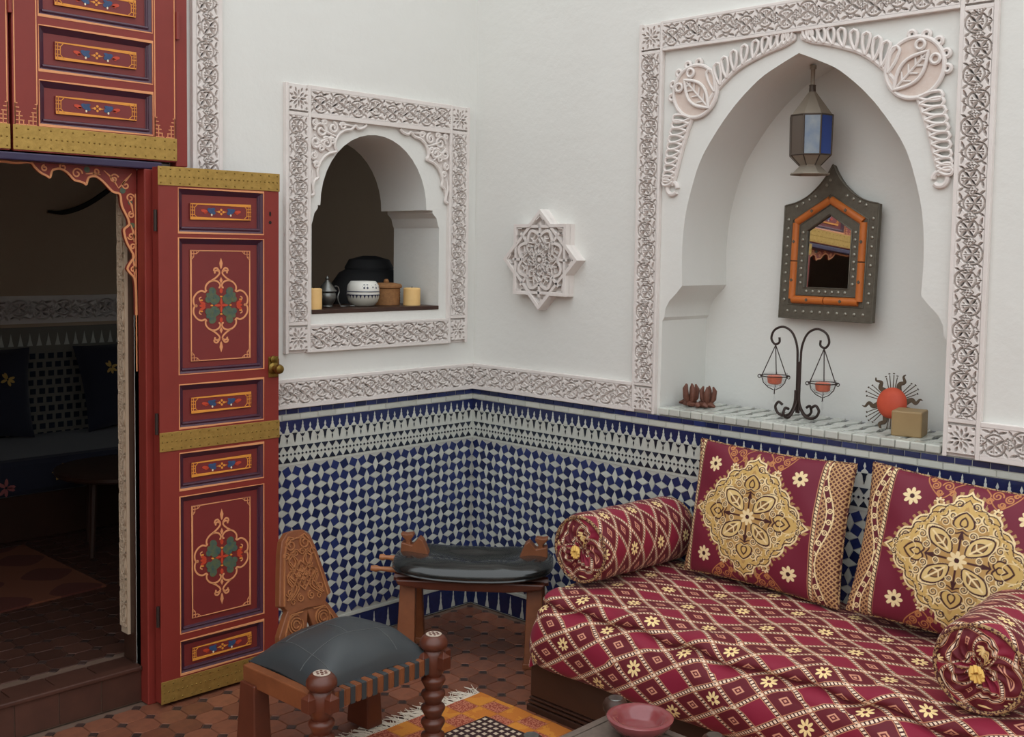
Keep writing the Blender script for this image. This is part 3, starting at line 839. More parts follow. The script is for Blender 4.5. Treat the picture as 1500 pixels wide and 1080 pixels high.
def sunk_panel(leaf, x0, x1, z0, z1, big):
    """outlined panel with purple moulding; returns the panel object with its ornament as sub-parts"""
    d = 0.014; mo = 0.017
    field = MB().box(x0, x1, d, d + .01, z0, z1)
    p = field.build('panel', 'panel_paint', leaf)
    fr = MB()
    outer, inner = rect(x0, x1, z0, z1), rect(x0 + mo, x1 - mo, z0 + mo, z1 - mo)
    vs = [(a, 0.001, b) for a, b in outer] + [(a, d - .0008, b) for a, b in inner]
    fr.add(vs, [(i, (i + 1) % 4, 4 + (i + 1) % 4, 4 + i) for i in range(4)])
    fr.tube([(x0 + .010, 0.008, z0 + .012), (x1 - .010, 0.008, z0 + .012)], .0055, 8)
    fr.tube([(x1 - .012, 0.009, z0 + .010), (x1 - .012, 0.009, z1 - .010)], .004, 8)
    fr.build('moulding', 'purple_paint', p, smooth=True)
    ln = MB(); ln.ribbon(rect(x0 - .003, x1 + .003, z0 - .003, z1 + .003), .0034, 0.0, .0012, closed=True)
    ln.build('outline', 'gold_line', p)
    cx, cz = (x0 + x1) / 2, (z0 + z1) / 2
    if not big:
        w, h = (x1 - x0) * .365, min(.026, (z1 - z0) * .2)
        y = d - .007
        MB().box(cx - w, cx + w, y, d, cz - h, cz + h).build('plaque', 'panel_paint', p, bevel=.001)
        o = MB(); o.ribbon(rect(cx - w + .002, cx + w - .002, cz - h + .002, cz + h - .002), .0036, y, closed=True)
        c = h * .62
        for s in (-1, 1):
            for i in (1, 2):
                o.ribbon([(cx + s * (w - i * c * .55), cz - h), (cx + s * (w - i * c * .55), cz + h)] if i == 1 else
                         [(cx + s * (w - c * 1.7), cz - h + .003), (cx + s * (w - c * 1.05), cz - h * .45), (cx + s * (w - c * 1.05), cz + h * .45), (cx + s * (w - c * 1.7), cz + h - .003)], .0024, y)
            for k in (-.45, .1, .5):
                o.ribbon([(cx + s * w, cz + h * k), (cx + s * (w - c * 1.05), cz + h * k)], .0024, y)
        for a in range(4):
            o.disc(cx + .008 * math.cos(a * PI / 2), cz + .007 * math.sin(a * PI / 2), .0042, y, seg=8)
        for s in (-1, 1): o.ribbon([(cx + s * .012, cz), (cx + s * .021, cz)], [.004, .0005], y)
        o.build('painted_border', 'orange_line', p)
        b = MB()
        for s in (-1, 1):
            b.disc(cx + s * .037, cz + .001, .017, y, seg=12, rz=.0085, ang=s * .5)
            b.disc(cx + s * .033, cz + .007, .011, y, .0014, seg=10, rz=.005, ang=-s * .3)
        b.build('painted_leaves', 'blue_leaf', p)
        b = MB()
        for s in (-1, 1):
            b.disc(cx + s * .063, cz + .001, .013, y, seg=10, rz=.0055, ang=s * .2)
            b.disc(cx + s * .058, cz - .004, .007, y, seg=8, rz=.003, ang=-s * .4)
        b.build('painted_flowers', 'red_leaf', p)
        b = MB()
        for s in (-1, 1): b.disc(cx + s * .036, cz - .011, .003, y, .0016, seg=6, rz=.0042)
        b.build('painted_dots', 'cream_dot', p)
        return p
    # large panel with the lobed medallion
    w, h = .115, (z1 - z0) / 2 - .036
    y = d - .004
    MB().box(cx - w, cx + w, y, d, cz - h, cz + h).build('plaque', 'panel_paint', p, bevel=.001)
    k = h / 452.0 * 1.0; kx = w / 233.0
    Q = lambda a, b: (cx + a * kx, cz + b * k)
    o = MB(); o.ribbon(rect(cx - w + .003, cx + w - .003, cz - h + .003, cz + h - .003), .0042, y, closed=True)
    for sx in (-1, 1):
        for sz in (-1, 1):
            corner_grid(o, cx + sx * (w - .003), cz + sz * (h - .003), -sx, -sz, .0105, y)
            M2 = lambda pts: [Q(sx * a, sz * b) for a, b in pts]
            o.ribbon(M2(spline([(-118, 122), (-116, 158), (-92, 190), (-60, 203), (-28, 196), (-8, 172), (-10, 148), (-20, 146)], 6)), .0062, y)
            o.ribbon(M2(spline([(-75, 200), (-42, 224), (-16, 252), (-12, 272), (-30, 286), (-48, 276), (-44, 262)], 6)), .0062, y)
            o.ribbon(M2(spline([(-110, 128), (-122, 112), (-150, 120), (-182, 104), (-206, 66), (-208, 24), (-194, -2), (-182, 8)], 6)), .0062, y)
            o.ribbon(M2(spline([(-10, 276), (-30, 305), (-50, 300), (-55, 280)], 5)), .006, y)
            o.ribbon(M2(spline([(-150, 70), (-165, 60), (-160, 40), (-150, 20)], 5)), .004, y)
    for sz in (-1, 1):
        o.prism([Q(a, sz * b) for a, b in ((0, 388), (13, 345), (7, 310), (0, 296), (-7, 310), (-13, 345))], y - .0012, y, back=False)
        o.prism([Q(a, sz * b) for a, b in ((0, 232), (12, 205), (0, 178), (-12, 205))], y - .0012, y, back=False)
    o.build('painted_scrollwork', 'gold_line', p)
    b = MB()
    for sx in (-1, 1):
        for sz in (-1, 1):
            for a_, (dx, dz, r1, r2) in enumerate(((58, 62, 52, 40), (88, 78, 30, 24), (66, 118, 30, 30), (35, 60, 30, 26), (60, 30, 34, 22), (100, 48, 24, 26))):
                x_, z_ = Q(sx * dx, sz * dz)
                b.disc(x_, z_, r1 * kx, y, .001 + .0002 * a_, seg=9, rz=r2 * k, ang=sx * sz * .6)
    b.build('painted_leaves', 'leaf_paint', p)
    b = MB()
    for i in range(4):
        a = i * PI / 2
        x_, z_ = Q(26 * math.cos(a), 30 * math.sin(a)); b.disc(x_, z_, 26 * kx, y, .0026, seg=9, rz=10 * k, ang=a)
    for s in (-1, 1):
        for dz in (-22, 0, 22):
            x_, z_ = Q(s * 142, dz); b.disc(x_, z_, 24 * kx, y, .0018, seg=9, rz=12 * k, ang=s * dz * .02)
        x_, z_ = Q(0, s * 120); b.disc(x_, z_, 12 * kx, y, .0018, seg=9, rz=22 * k)
    b.build('painted_flowers', 'red_leaf', p)
    b = MB()
    for s in (-1, 1):
        for dx, dz in ((72, 0), (0, 72), (150, 45), (150, -45)):
            x_, z_ = Q(s * dx, s * dz); b.disc(x_, z_, 10 * kx, y, .0028, seg=6, rz=7 * k)
    b.build('painted_dots', 'orange_line', p)
    return p

def brass_strip(leaf, x0, x1, z0, z1, y=0.0):
    s = MB().box(x0, x1, y - .003, y, z0, z1).build('brass_band', 'brass', leaf, bevel=.001)
    st = MB()
    n = max(6, int((x1 - x0) / .034)); h = z1 - z0
    def stud(x, z):
        st.lathe([(.0032, 0), (.0028, .0012), (.0014, .0022)], 6, M=T(x, y - .003, z) @ RX(90))
    for i in range(n + 1):
        x = x0 + .010 + (x1 - x0 - .020) * i / n
        stud(x, z0 + h * .14); stud(x, z1 - h * .14); stud(x, z0 + h * .5)
        if i < n: stud(x + (x1 - x0 - .02) / n / 2, z0 + h * .5)
    tag(st.build('studs', 'old_brass', s, smooth=True), kind='stuff')
    return s

def leaf_frame(leaf, w, h, t, panels):
    MB().prism(rect(0, w, 0, h), 0.0, t, holes=[rect(*p[:4]) for p in panels]).build('frame', 'red_paint', leaf, bevel=.0015)
    MB().box(.01, w - .01, t - .008, t - .002, .01, h - .01).build('back_board', 'red_paint', leaf)

def lower_leaf(M, label):
    w, h, t = 0.456, 1.795, 0.042
    lf = empty('door_1', M, label, 'door', kind='structure')
    lf.name = 'door_%d' % (sum(1 for o in bpy.data.objects if o.name.startswith('door_')))
    pans = [(.073, .391, 1.585, 1.726, 0), (.073, .391, 1.112, 1.562, 1), (.073, .391, .931, 1.072, 0),
            (.073, .391, .722, .841, 0), (.073, .391, .228, .693, 1), (.073, .391, .087, .197, 0)]
    leaf_frame(lf, w, h, t, pans)
    for p in pans: sunk_panel(lf, *p)
    brass_strip(lf, -.002, w + .002, 1.735, 1.797)
    brass_strip(lf, -.002, w + .002, .856, .920)
    brass_strip(lf, -.002, w + .002, 0.0, .076)
    # knob with its rose and latch
    MB().prism(rect(.412, .452, 1.075, 1.150), -.004, 0).build('lock_plate', 'old_brass', lf, bevel=.003)
    k = MB().lathe([(.020, 0), (.021, .006), (.012, .010), (.009, .022), (.014, .028), (.018, .038), (.015, .048), (.006, .052)], 20, M=T(.430, -.003, 1.108) @ RX(90))
    k.lathe([(.013, 0), (.013, .006), (.004, .009)], 12, M=T(.430, -.003, 1.140) @ RX(90))
    k.build('knob', 'old_brass', lf, smooth=True)
    MB().box(.452, .464, .008, .026, 1.085, 1.140).build('latch', 'old_brass', lf, bevel=.002)
    for z in (1.62, .95, .30):
        MB().tube([(-.006, .010, z - .035), (-.006, .010, z + .035)], .006, 8).build('hinge', 'iron', lf)
    kh = MB(); kh.disc(.420, 1.655, .004, 0.0, .001, rz=.009); kh.disc(.420, 1.625, .006, 0.0, .001, seg=8); kh.build('keyhole', 'shadow_gap', lf)
    return lf
lower_leaf(T(-1.524, -0.102, 0.012) @ RZ(-1.0), 'open red panelled door leaf with painted medallions and brass bands')

def upper_leaf(M, label, mirror=False):
    w, h, t = 0.532, 1.40, 0.045
    lf = empty('door_1', M, label, 'shutter', kind='structure')
    lf.name = 'door_%d' % (sum(1 for o in bpy.data.objects if o.name.startswith('door_')))
    xs = (.082, .446) if not mirror else (w - .446, w - .082)
    pans = [(xs[0], xs[1], .086 + .165 * i, .216 + .165 * i, 0) for i in range(8)]
    leaf_frame(lf, w, h, t, pans)
    for p in pans: sunk_panel(lf, *p)
    brass_strip(lf, -.001, w + .001, .004, .078)
    g_ = MB()
    for a, b in ((.006, xs[0] - .010), (xs[1] + .010, w - .006)):
        for s, x in ((1, a), (-1, b)):
            c = .0125
            for i in range(3):
                g_.ribbon([(x + s * c * i, .080), (x + s * c * i, .080 + c * (5 - 2 * i))], .0030, 0)
            for i in range(6):
                g_.ribbon([(x, .080 + c * i), (x + s * c * (2.6 - i * .4), .080 + c * i)], .0030, 0)
        for x in (a, b): g_.ribbon([(x, .080), (x, h)], .0036, 0)
    g_.build('painted_lattice', 'gold_line', lf)
    for z in (.45, 1.1):
        MB().tube([(w + .004, -.004, z - .045), (w + .004, -.004, z + .045)], .007, 8).build('hinge', 'red_paint', lf)
    return lf
upper_leaf(T(-1.962, -0.05, 1.828), 'closed red upper shutter with stacked sunk panels above a brass band')
upper_leaf(T(-2.504, -0.05, 1.828), 'neighbouring red upper shutter across the dark gap', True)
lower_leaf(T(-2.412, -0.102, 0.012) @ RZ(1) @ SC(-1, 1, 1), 'second open red door leaf folded back out of the doorway')

# frame, lintel, cusped valance
fr = empty('door_frame', None, 'dark red door frame with purple edges around the doorway', 'door frame', kind='structure')
for s, x0, x1 in ((1, -1.545, -1.495), (-1, -2.44, -2.39)):
    MB().box(x0, x1, -0.05, 0.03, 0.0, 1.80).build('post', 'red_paint', fr, bevel=.003)
    xa = x1 if s > 0 else x0
    MB().box(min(xa, xa + s * .012), max(xa, xa + s * .012), -0.046, -0.0, 0.0, 1.80).build('post_edge', 'blue_paint', fr, bevel=.002)
MB().box(-2.452, -1.483, -0.052, 0.06, 1.800, 1.824).build('lintel', 'blue_paint', fr, bevel=.004)
MB().box(-1.428, -1.386, -0.045, 0.0, 1.815, 3.24).build('upper_post', 'red_paint', fr, bevel=.003)
MB().box(-2.56, -2.506, -0.045, 0.0, 1.815, 3.24).build('upper_post', 'red_paint', fr, bevel=.003)
MB().box(-2.50, -1.43, -0.002, 0.0, 1.825, 3.24).build('backing', 'shadow_gap', fr)
MB().box(-1.483, -1.386, -0.03, 0.0, 0.0, 1.815).build('jamb_board', 'red_paint', fr, bevel=.003)
# valance outline, half of it, a measured from the axis of the doorway
AX = -1.9675
edge = [(0.0, 1.797), (.035, 1.795), (.075, 1.800), (.090, 1.786), (.108, 1.770), (.126, 1.762), (.136, 1.757), (.142, 1.776), (.150, 1.783), (.170, 1.786), (.192, 1.775), (.213, 1.754), (.232, 1.750),
        (.246, 1.745), (.252, 1.742), (.260, 1.764), (.282, 1.769), (.304, 1.757), (.324, 1.738), (.342, 1.722), (.364, 1.716), (.370, 1.680), (.382, 1.655), (.392, 1.635), (.394, 1.616), (.378, 1.602), (.380, 1.580),
        (.388, 1.556), (.400, 1.535), (.411, 1.512), (.398, 1.492), (.388, 1.472), (.400, 1.455), (.412, 1.440), (.417, 1.40), (.418, 1.318)]
va = empty('valance', None, 'cusped red valance with gilded scrolls hanging under the lintel', 'valance', kind='structure')
for s in (-1, 1):
    pts = [(AX + s * a, z) for a, z in spline(edge, 3)]
    MB().prism(pts + [(AX + s * .4225, 1.318), (AX + s * .4225, 1.80), (AX, 1.80)], 0.004, 0.022).build('board', 'red_paint', va)
    g_ = MB(); g_.ribbon(pts, .0075, 0.004, .003)
    g_.ribbon([(AX + s * .418, 1.13), (AX + s * .418, 1.72)], .004, 0.004, .002)
    for cx, cz, r_, a0, tn in ((.222, 1.775, .018, 0, 1.3), (.178, 1.792, .012, 90, 1.2), (.285, 1.785, .012, 200, 1.2), (.345, 1.765, .016, 20, 1.3), (.385, 1.745, .014, 100, 1.2),
                               (.400, 1.705, .015, 10, 1.3), (.404, 1.650, .011, 100, 1.2), (.402, 1.580, .013, 190, 1.3), (.408, 1.545, .010, 20, 1.1), (.409, 1.470, .010, 10, 1.2), (.12, 1.785, .010, 90, 1.2)):
        g_.ribbon([(AX + s * a, z) for a, z in spiral(cx, cz, r_, .003, a0, tn, 18)], .0052, 0.004, .002)
    for a, z, b, z2 in ((.31, 1.79, .36, 1.735), (.36, 1.735, .405, 1.785), (.392, 1.70, .41, 1.655), (.40, 1.62, .412, 1.56), (.405, 1.52, .412, 1.44), (.25, 1.775, .30, 1.775)):
        g_.ribbon([(AX + s * a, z), (AX + s * ((a + b) / 2 + .004), (z + z2) / 2 + .004), (AX + s * b, z2)], [.002, .008, .002], 0.004, .002)
    g_.build('gilded_scrolls', 'gold_line', va)
    d_ = MB()
    for a, z, r_ in ((.255, 1.789, .010), (.374, 1.728, .010), (.400, 1.690, .008), (.406, 1.615, .009), (.408, 1.50, .007)): d_.disc(AX + s * a, z, r_, 0.004, .0012, seg=9)
    d_.build('painted_leaves', 'leaf_paint', va)
for s, x in ((1, DX1), (-1, DX0)):
    MB().box(min(x, x - s * .006), max(x, x - s * .006), .03, .108, STEP, 1.80).build('reveal_shade', 'wood_dark', fr)  # dark board added to put the reveal's shade into its colour
me_band_shade = me_band.copy(); me_band_shade.materials.clear(); me_band_shade.materials.append(MATS['room_plaster'])  # carved stucco again in a darker tone, standing in for shade on the reveal
# stucco reveal strips inside the doorway
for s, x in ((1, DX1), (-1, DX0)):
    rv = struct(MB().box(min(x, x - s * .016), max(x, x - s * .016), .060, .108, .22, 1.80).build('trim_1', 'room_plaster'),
                'carved stucco strip darkened in colour for shade on the doorway reveal ' + ('beside the open leaf' if s > 0 else 'opposite the open leaf'), 'carved trim')
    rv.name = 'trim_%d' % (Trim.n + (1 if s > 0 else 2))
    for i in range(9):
        link('carved_panel', me_band_shade, None, rv, M=T(x - s * .016, .084, .33 + .17 * i) @ (RZ(-90) if s > 0 else RZ(90)) @ RY(-90) @ SC(1.06, .5, .48))

# ================================================================== THE DIVAN
base = empty('divan_base', T(-0.32, -1.85, 0), 'dark wooden divan base with grooved plinth under the patterned mattress', 'sofa base')
MB().box(-.315, .315, -.88, .887, .05, .168).build('box', 'wood_dark', base, bevel=.004)
pl = MB()
for z0, z1, e in ((0, .022, .006), (.026, .036, .003), (.040, .048, .0)): pl.box(-.32 - e, .32, -.88, .888 + e, z0, z1)
pl.box(-.31, .315, -.875, .882, .0, .05)
pl.build('plinth', 'wood_dark', base, bevel=.003)

def uv_map(me, uvs):
    l = me.uv_layers.new(name='UVMap')
    for lp in me.loops: l.data[lp.index].uv = uvs[lp.vertex_index]
def mattress():
    prof = spline([(-.655, .172), (-.700, .195), (-.722, .250), (-.718, .315), (-.695, .360), (-.660, .378), (-.642, .384), (-.658, .398), (-.648, .416), (-.615, .427), (-.550, .430), (-.40, .434), (-.2, .436), (-.05, .430), (-.02, .40), (-.016, .18)], 9)
    prof = np.array(prof); seg = np.r_[0, np.cumsum(np.hypot(*np.diff(prof, axis=0).T))]
    n1 = 120; sv = np.linspace(0, seg[-1], n1)
    PX = np.interp(sv, seg, prof[:, 0]); PZ = np.interp(sv, seg, prof[:, 1])
    v0 = np.interp(.305, PZ[:40], sv[:40])
    endp = np.array(spline([(1.005, 0), (.985, .12), (.978, .35), (.985, .65), (1.005, .88), (1.045, .985), (1.10, 1.0)], 8))   # (-y, height fraction)
    es = np.r_[0, np.cumsum(np.hypot(np.diff(endp[:, 0]), np.diff(endp[:, 1]) * .26))]
    L = es[-1]
    bs = np.concatenate([np.linspace(0, L, 36), np.linspace(L, L + 1.62, 170)[1:]])
    V, UV = [], []
    for b in bs:
        yy = np.interp(b, es, endp[:, 0]) if b < L else 1.10 + (b - L)
        q_ = np.interp(b, es, endp[:, 1]) if b < L else 1.0
        d = max(0, 1.11 - yy); shrink = .14 - math.sqrt(max(.14 ** 2 - min(d, .139) ** 2, 0))
        for k in range(n1):
            x, z = PX[k], PZ[k]
            fr = np.clip((-.25 - x) / .45, 0, 1)
            x2 = x + shrink * fr * .8
            z2 = .172 + (z - .172) * q_
            if q_ > .97 and z > .3:
                z2 += .005 * math.sin(yy * 9 + x * 7) * min(1, (yy - .95) * 4) + .004 * math.sin(yy * 23 - x * 11)
            if -.69 < x < -.58 and z > .36 and q_ > .9:
                z2 += .006 * math.sin(yy * 31 + 1.3) ; x2 += .006 * math.sin(yy * 17)
            if z < .36 and x < -.6: x2 += .006 * math.sin(yy * 13 + z * 20)
            V.append((x2, -yy, z2)); UV.append((1.10 - L + b - 1.178, sv[k] - v0))
    n2 = len(bs)
    F = [(i * n1 + k, i * n1 + k + 1, (i + 1) * n1 + k + 1, (i + 1) * n1 + k) for i in range(n2 - 1) for k in range(n1 - 1)]
    me = bpy.data.meshes.new('mattress'); me.from_pydata(V, [], F); me.update(); uv_map(me, UV); me.shade_smooth()
    me.materials.append(MATS['lattice_cloth'])
    o = link('mattress', me, None)
    return tag(o, 'burgundy mattress with gold diamond lattice and flowers on the divan', 'mattress')
mattress()

def bolster(name, M, label, ln=.50, r=.118):
    root = empty(name, M, label, 'bolster', 'bolsters at the ends of the divan')
    n1, n2 = 56, 48
    V, UV, F = [], [], []
    for i in range(n2 + 1):
        t = i / n2; x = t * ln
        e = min(t, 1 - t) * ln
        rr = r * (1 - .10 * max(0, 1 - e / .03) ** 2) * (1 + .012 * math.sin(x * 40))
        for j in range(n1 + 1):
            a = 2 * PI * j / n1
            fl = .93 if math.sin(a) < -.8 else 1
            V.append((x, rr * math.cos(a), rr * math.sin(a) * fl)); UV.append((a * r + .06, (x - .07) * 1.25))
    for i in range(n2):
        for j in range(n1): F.append((i * (n1 + 1) + j, i * (n1 + 1) + j + 1, (i + 1) * (n1 + 1) + j + 1, (i + 1) * (n1 + 1) + j))
    me = bpy.data.meshes.new('cover'); me.from_pydata(V, [], F); me.update(); uv_map(me, UV); me.shade_smooth(); me.materials.append(MATS['lattice_cloth'])
    link('cover', me, None, root)
    for x0, s in ((0.002, -1), (ln - .002, 1)):
        V, UV, F = [], [], []
        nr, na = 14, 96
        for i in range(nr + 1):
            t = i / nr; rr = r * .90 * t
            for j in range(na):
                a = 2 * PI * j / na
                pl_ = .006 * math.sin(a * 17 + 3 * math.sin(t * 5)) * math.sin(PI * min(t * 1.1, 1)) + .004 * math.sin(a * 7 + t * 9) * t
                x = x0 + s * (.018 * math.cos(t * PI / 2) * 0 + .012 * math.sin(PI * t) - .008 * (1 - t) + pl_)
                V.append((x, rr * math.cos(a), rr * math.sin(a))); UV.append((a * .07 + .02 * math.sin(a * 5), rr * 1.3 + .02 * math.sin(a * 3) + .05))
        for i in range(nr):
            for j in range(na): F.append((i * na + j, i * na + (j + 1) % na, (i + 1) * na + (j + 1) % na, (i + 1) * na + j))
        me = bpy.data.meshes.new('gathered_end'); me.from_pydata(V, [], F); me.update(); uv_map(me, UV); me.shade_smooth(); me.materials.append(MATS['lattice_cloth'])
        link('gathered_end', me, None, root)
        MB().tube([(x0 + s * .004, r * .91 * math.cos(a), r * .91 * math.sin(a)) for a in np.linspace(0, 2 * PI, 60, endpoint=False)], .0055, 8, closed=True).build('cord', 'dark_cord', root, smooth=True)
    tas = MB()
    for k in range(9):
        a = k * 2 * PI / 9
        tas.tube([(-.012, .004 * math.cos(a), .004 * math.sin(a)), (-.026, .012 * math.cos(a), .011 * math.sin(a)), (-.034, .016 * math.cos(a) - .006, .013 * math.sin(a) - .012)], [.005, .007, .004], 6)
    tas.build('tassel', 'yellow_thread', root, smooth=True)
    return root
bolster('bolster', T(-0.535, -1.088, 0.558) @ RY(1.5), 'round burgundy bolster at the divan end beside the camel stool')
bolster('bolster', T(-0.600, -2.430, 0.546) @ RZ(4), 'round burgundy bolster at the divan end away from the camel stool', .36)

# ---- brocade cushions: the woven design is painted per vertex on a fine grid
def dist_path(X, Z, pts, closed=False):
    P = np.array(pts, float)
    if closed: P = np.vstack([P, P[:1]])
    D = np.full(X.shape, 9.0)
    for a, b in zip(P[:-1], P[1:]):
        d = b - a; l2 = d @ d + 1e-12
        mx = .03
        lo = np.minimum(a, b) - mx; hi = np.maximum(a, b) + mx
        w = (X > lo[0]) & (X < hi[0]) & (Z > lo[1]) & (Z < hi[1])
        x, z = X[w], Z[w]
        t = np.clip(((x - a[0]) * d[0] + (z - a[1]) * d[1]) / l2, 0, 1)
        D[w] = np.minimum(D[w], np.hypot(x - a[0] - t * d[0], z - a[1] - t * d[1]))
    return D
def inside(X, Z, pts):
    P = np.array(pts, float); c = np.zeros(X.shape, bool)
    for a, b in zip(P, np.roll(P, -1, 0)):
        if abs(a[1] - b[1]) < 1e-12: continue
        c ^= ((a[1] > Z) != (b[1] > Z)) & (X < (b[0] - a[0]) * (Z - a[1]) / (b[1] - a[1]) + a[0])
    return c
def L3(*c): return np.array(lin(*c)[:3])
def brocade(X, Z, off):
    X = X - off
    C = np.zeros(X.shape + (3,)) + L3(112, 18, 44)
    gold, pale, dark, tan, brown = L3(208, 170, 100), L3(240, 214, 164), L3(62, 14, 18), L3(176, 132, 84), L3(112, 62, 40)
    X = X / 1.04; Z = Z / 1.02
    def paint(mask, col, soft=None):
        f = mask.astype(float)[..., None]
        C[:] = C * (1 - f) + col * f
    def line(pts, w, col, closed=False, where=None):
        D = dist_path(aX, aZ, pts, closed)
        f = np.clip((w / 2 - D) / .0012 + .5, 0, 1)
        if where is not None: f = f * where
        C[:] = C * (1 - f[..., None]) + col * f[..., None]
    def flower(cx, cz, r, col, ctr):
        a = np.arctan2(Z - cz, X - cx); rr = np.hypot(X - cx, Z - cz)
        paint(rr < r * (.48 + .52 * np.abs(np.cos(4 * a)) ** .8), col); paint(rr < r * .26, ctr)
    aX, aZ = np.abs(X), np.abs(Z)
    # corner arabesques above and below the medallion
    tri = (aX > .045) & (aX < .105) & (aZ > .205 - (.105 - aX) * .2)
    for cx, cz, r_, a0 in ((.066, .205, .016, 0), (.100, .200, .013, 90), (.084, .180, .010, 180), (.05, .185, .010, 30), (.112, .216, .008, 0)):
        line(spiral(cx, cz, r_, .003, a0, 1.6, 26), .0035, L3(196, 130, 76))
    line(spline([(.030, .222), (.048, .205), (.050, .190), (.075, .165), (.100, .180), (.122, .205), (.130, .225)], 6), .003, L3(196, 130, 76))
    flower(.078, .152, .016, pale, dark); flower(-.078, .152, .016, pale, dark); flower(.078, -.152, .016, pale, dark); flower(-.078, -.152, .016, pale, dark)
    for sx in (-1, 1):
        for sz in (-1, 1): flower(sx * .158, sz * .152, .027, pale, dark)
    # medallion
    q1 = spline([(0, .206), (.012, .190), (.034, .182), (.040, .160), (.058, .150), (.082, .146), (.098, .128), (.100, .112), (.122, .104), (.138, .084), (.140, .066), (.160, .060), (.176, .042), (.182, .024), (.214, 0)], 5)
    out = [(x, z) for x, z in q1] + [(x, -z) for x, z in q1[::-1][1:]] + [(-x, -z) for x, z in q1[1:]] + [(-x, z) for x, z in q1[::-1][1:-1]]
    D = dist_path(aX, aZ, q1); ins = inside(X, Z, out)
    fr = (~ins) & (D < .010) & (np.sin(np.arctan2(Z, X) * 60) > 0)
    paint(fr, tan)
    paint(ins, gold)
    paint(ins & (D < .0055), pale); paint(ins & (D > .0055) & (D < .0085), dark); paint(ins & (D > .0085) & (D < .0115), gold)
    core = ins & (D > .030)
    paint(ins & (D > .05), L3(186, 144, 84))
    paint(ins & (np.abs(D - .022) < .0013), dark)
    def sw(pts, w=.0042, col=dark): line(pts, w, col, where=ins)
    # scrolls following the rim
    for cx, cz, r_, a0, tn in ((.022, .158, .012, 0, 1.3), (.060, .126, .014, 120, 1.5), (.092, .098, .012, 60, 1.4), (.120, .070, .014, 0, 1.5), (.150, .038, .012, -60, 1.4), (.178, .014, .010, 0, 1.2), (.032, .122, .008, 200, 1.2), (.118, .030, .009, 100, 1.2), (.075, .078, .008, 0, 1.2)):
        sw(spiral(cx, cz, r_ + .003, .004, a0, tn, 30), .0065, pale); sw(spiral(cx, cz, r_, .003, a0, tn, 30), .003)
    sw(spline([(0, .168), (.02, .142), (.045, .145), (.06, .12), (.085, .112), (.10, .085), (.125, .072), (.132, .045), (.158, .03), (.17, 0)], 6), .0075, gold)
    sw(spline([(0, .176), (.024, .150), (.05, .150), (.066, .126), (.09, .118), (.106, .09), (.132, .076), (.140, .048), (.165, .034), (.18, 0)], 6), .0025)
    # hearts on the axes, palmettes on the diagonals
    for ax in ('z', 'x'):
        h = spline([(0, .138), (.014, .128), (.026, .112), (.026, .096), (.012, .086), (0, .092)], 6)
        h2 = spline([(0, .122), (.008, .112), (.009, .100), (0, .094)], 6)
        f = (lambda p: p) if ax == 'z' else (lambda p: (p[1] * 1.08, p[0] * .95))
        H = [f(p) for p in h]; full = H + [((-p[0], p[1]) if ax == 'z' else (p[0], -p[1])) for p in H[::-1]]
        paint(inside(aX if ax == 'x' else X, aZ if ax == 'z' else Z, full), gold)
        sw(H, .005); sw([f(p) for p in h2], .0045); sw([(a * 1.25, b * 1.02) for a, b in H], .002, pale)
        sw([f(p) for p in spline([(0, .082), (.016, .074), (.030, .080), (.036, .066)], 5)], .004)
        sw([f(p) for p in ((.0, .028), (.0, .078))], .006); sw([f(p) for p in ((.006, .06), (.0, .08))], .005)
    pm = spline([(.020, .018), (.050, .022), (.080, .040), (.088, .072), (.064, .078), (.040, .070), (.022, .048)], 6, closed=True)
    sw([(x * 1.09 - .002, z * 1.09 - .002) for x, z in pm + pm[:1]], .004, pale)
    sw([(x * 1.15 - .003, z * 1.15 - .003) for x, z in pm + pm[:1]], .002)
    paint(inside(aX, aZ, pm), L3(222, 190, 126))
    sw(pm + pm[:1], .0045)
    pm2 = spline([(.036, .030), (.060, .038), (.070, .056), (.052, .060), (.036, .050)], 6, closed=True)
    paint(inside(aX, aZ, pm2), L3(136, 96, 52)); sw(pm2 + pm2[:1], .003)
    sw(spline([(.03, .026), (.05, .044), (.078, .068)], 5), .005, pale); sw(spline([(.045, .04), (.06, .036)], 3), .004, pale); sw(spline([(.045, .04), (.042, .056)], 3), .004, pale)
    for cx, cz, r_, a0 in ((.030, .075, .010, 0), (.090, .026, .010, 90), (.050, .100, .012, 0), (.105, .052, .011, 60), (.014, .052, .007, 0), (.058, .012, .007, 90)):
        sw(spiral(cx, cz, r_ + .002, .003, a0, 1.4, 24), .005, pale); sw(spiral(cx, cz, r_, .002, a0, 1.4, 24), .0024)
    flower(0, 0, .027, pale, dark)
    # side bands: beaded strips, waved lattice ground with scrolls
    e = aX - .222
    paint(e > 0, L3(96, 20, 34))
    lat = (np.abs(np.mod((X + Z) / .016, 1) - .5) > .33) | (np.abs(np.mod((X - Z) / .016, 1) - .5) > .33)
    wave = .040 + .020 * np.sin(Z / .225 * PI * 1.5 + np.sign(X) * .6)
    paint((e > wave) & lat, L3(196, 152, 104)); paint((e > wave) & ~lat, L3(92, 40, 32))
    paint((e < wave - .020) & (e > .014) & lat, L3(190, 146, 100)); paint((e < wave - .020) & (e > .014) & ~lat, L3(88, 38, 32))
    paint((np.abs(e - wave) < .0022) | (np.abs(e - wave + .021) < .0018), pale)
    for k in range(-7, 8):
        zc = k * .034; wv = .034 + .018 * math.sin(zc / .225 * PI * 1.5 + .6)
        for s in (-1, 1):
            wv = .040 + .020 * math.sin(zc / .225 * PI * 1.5 + s * .6)
            rr = np.hypot(X - s * (.222 + wv - .0105), Z - zc)
            paint((np.abs(rr - .0065) < .0018) | (rr < .002), pale)
    bead = (e > .002) & (e < .011) & (np.mod(Z / .011 + X / .02, 1) > .32)
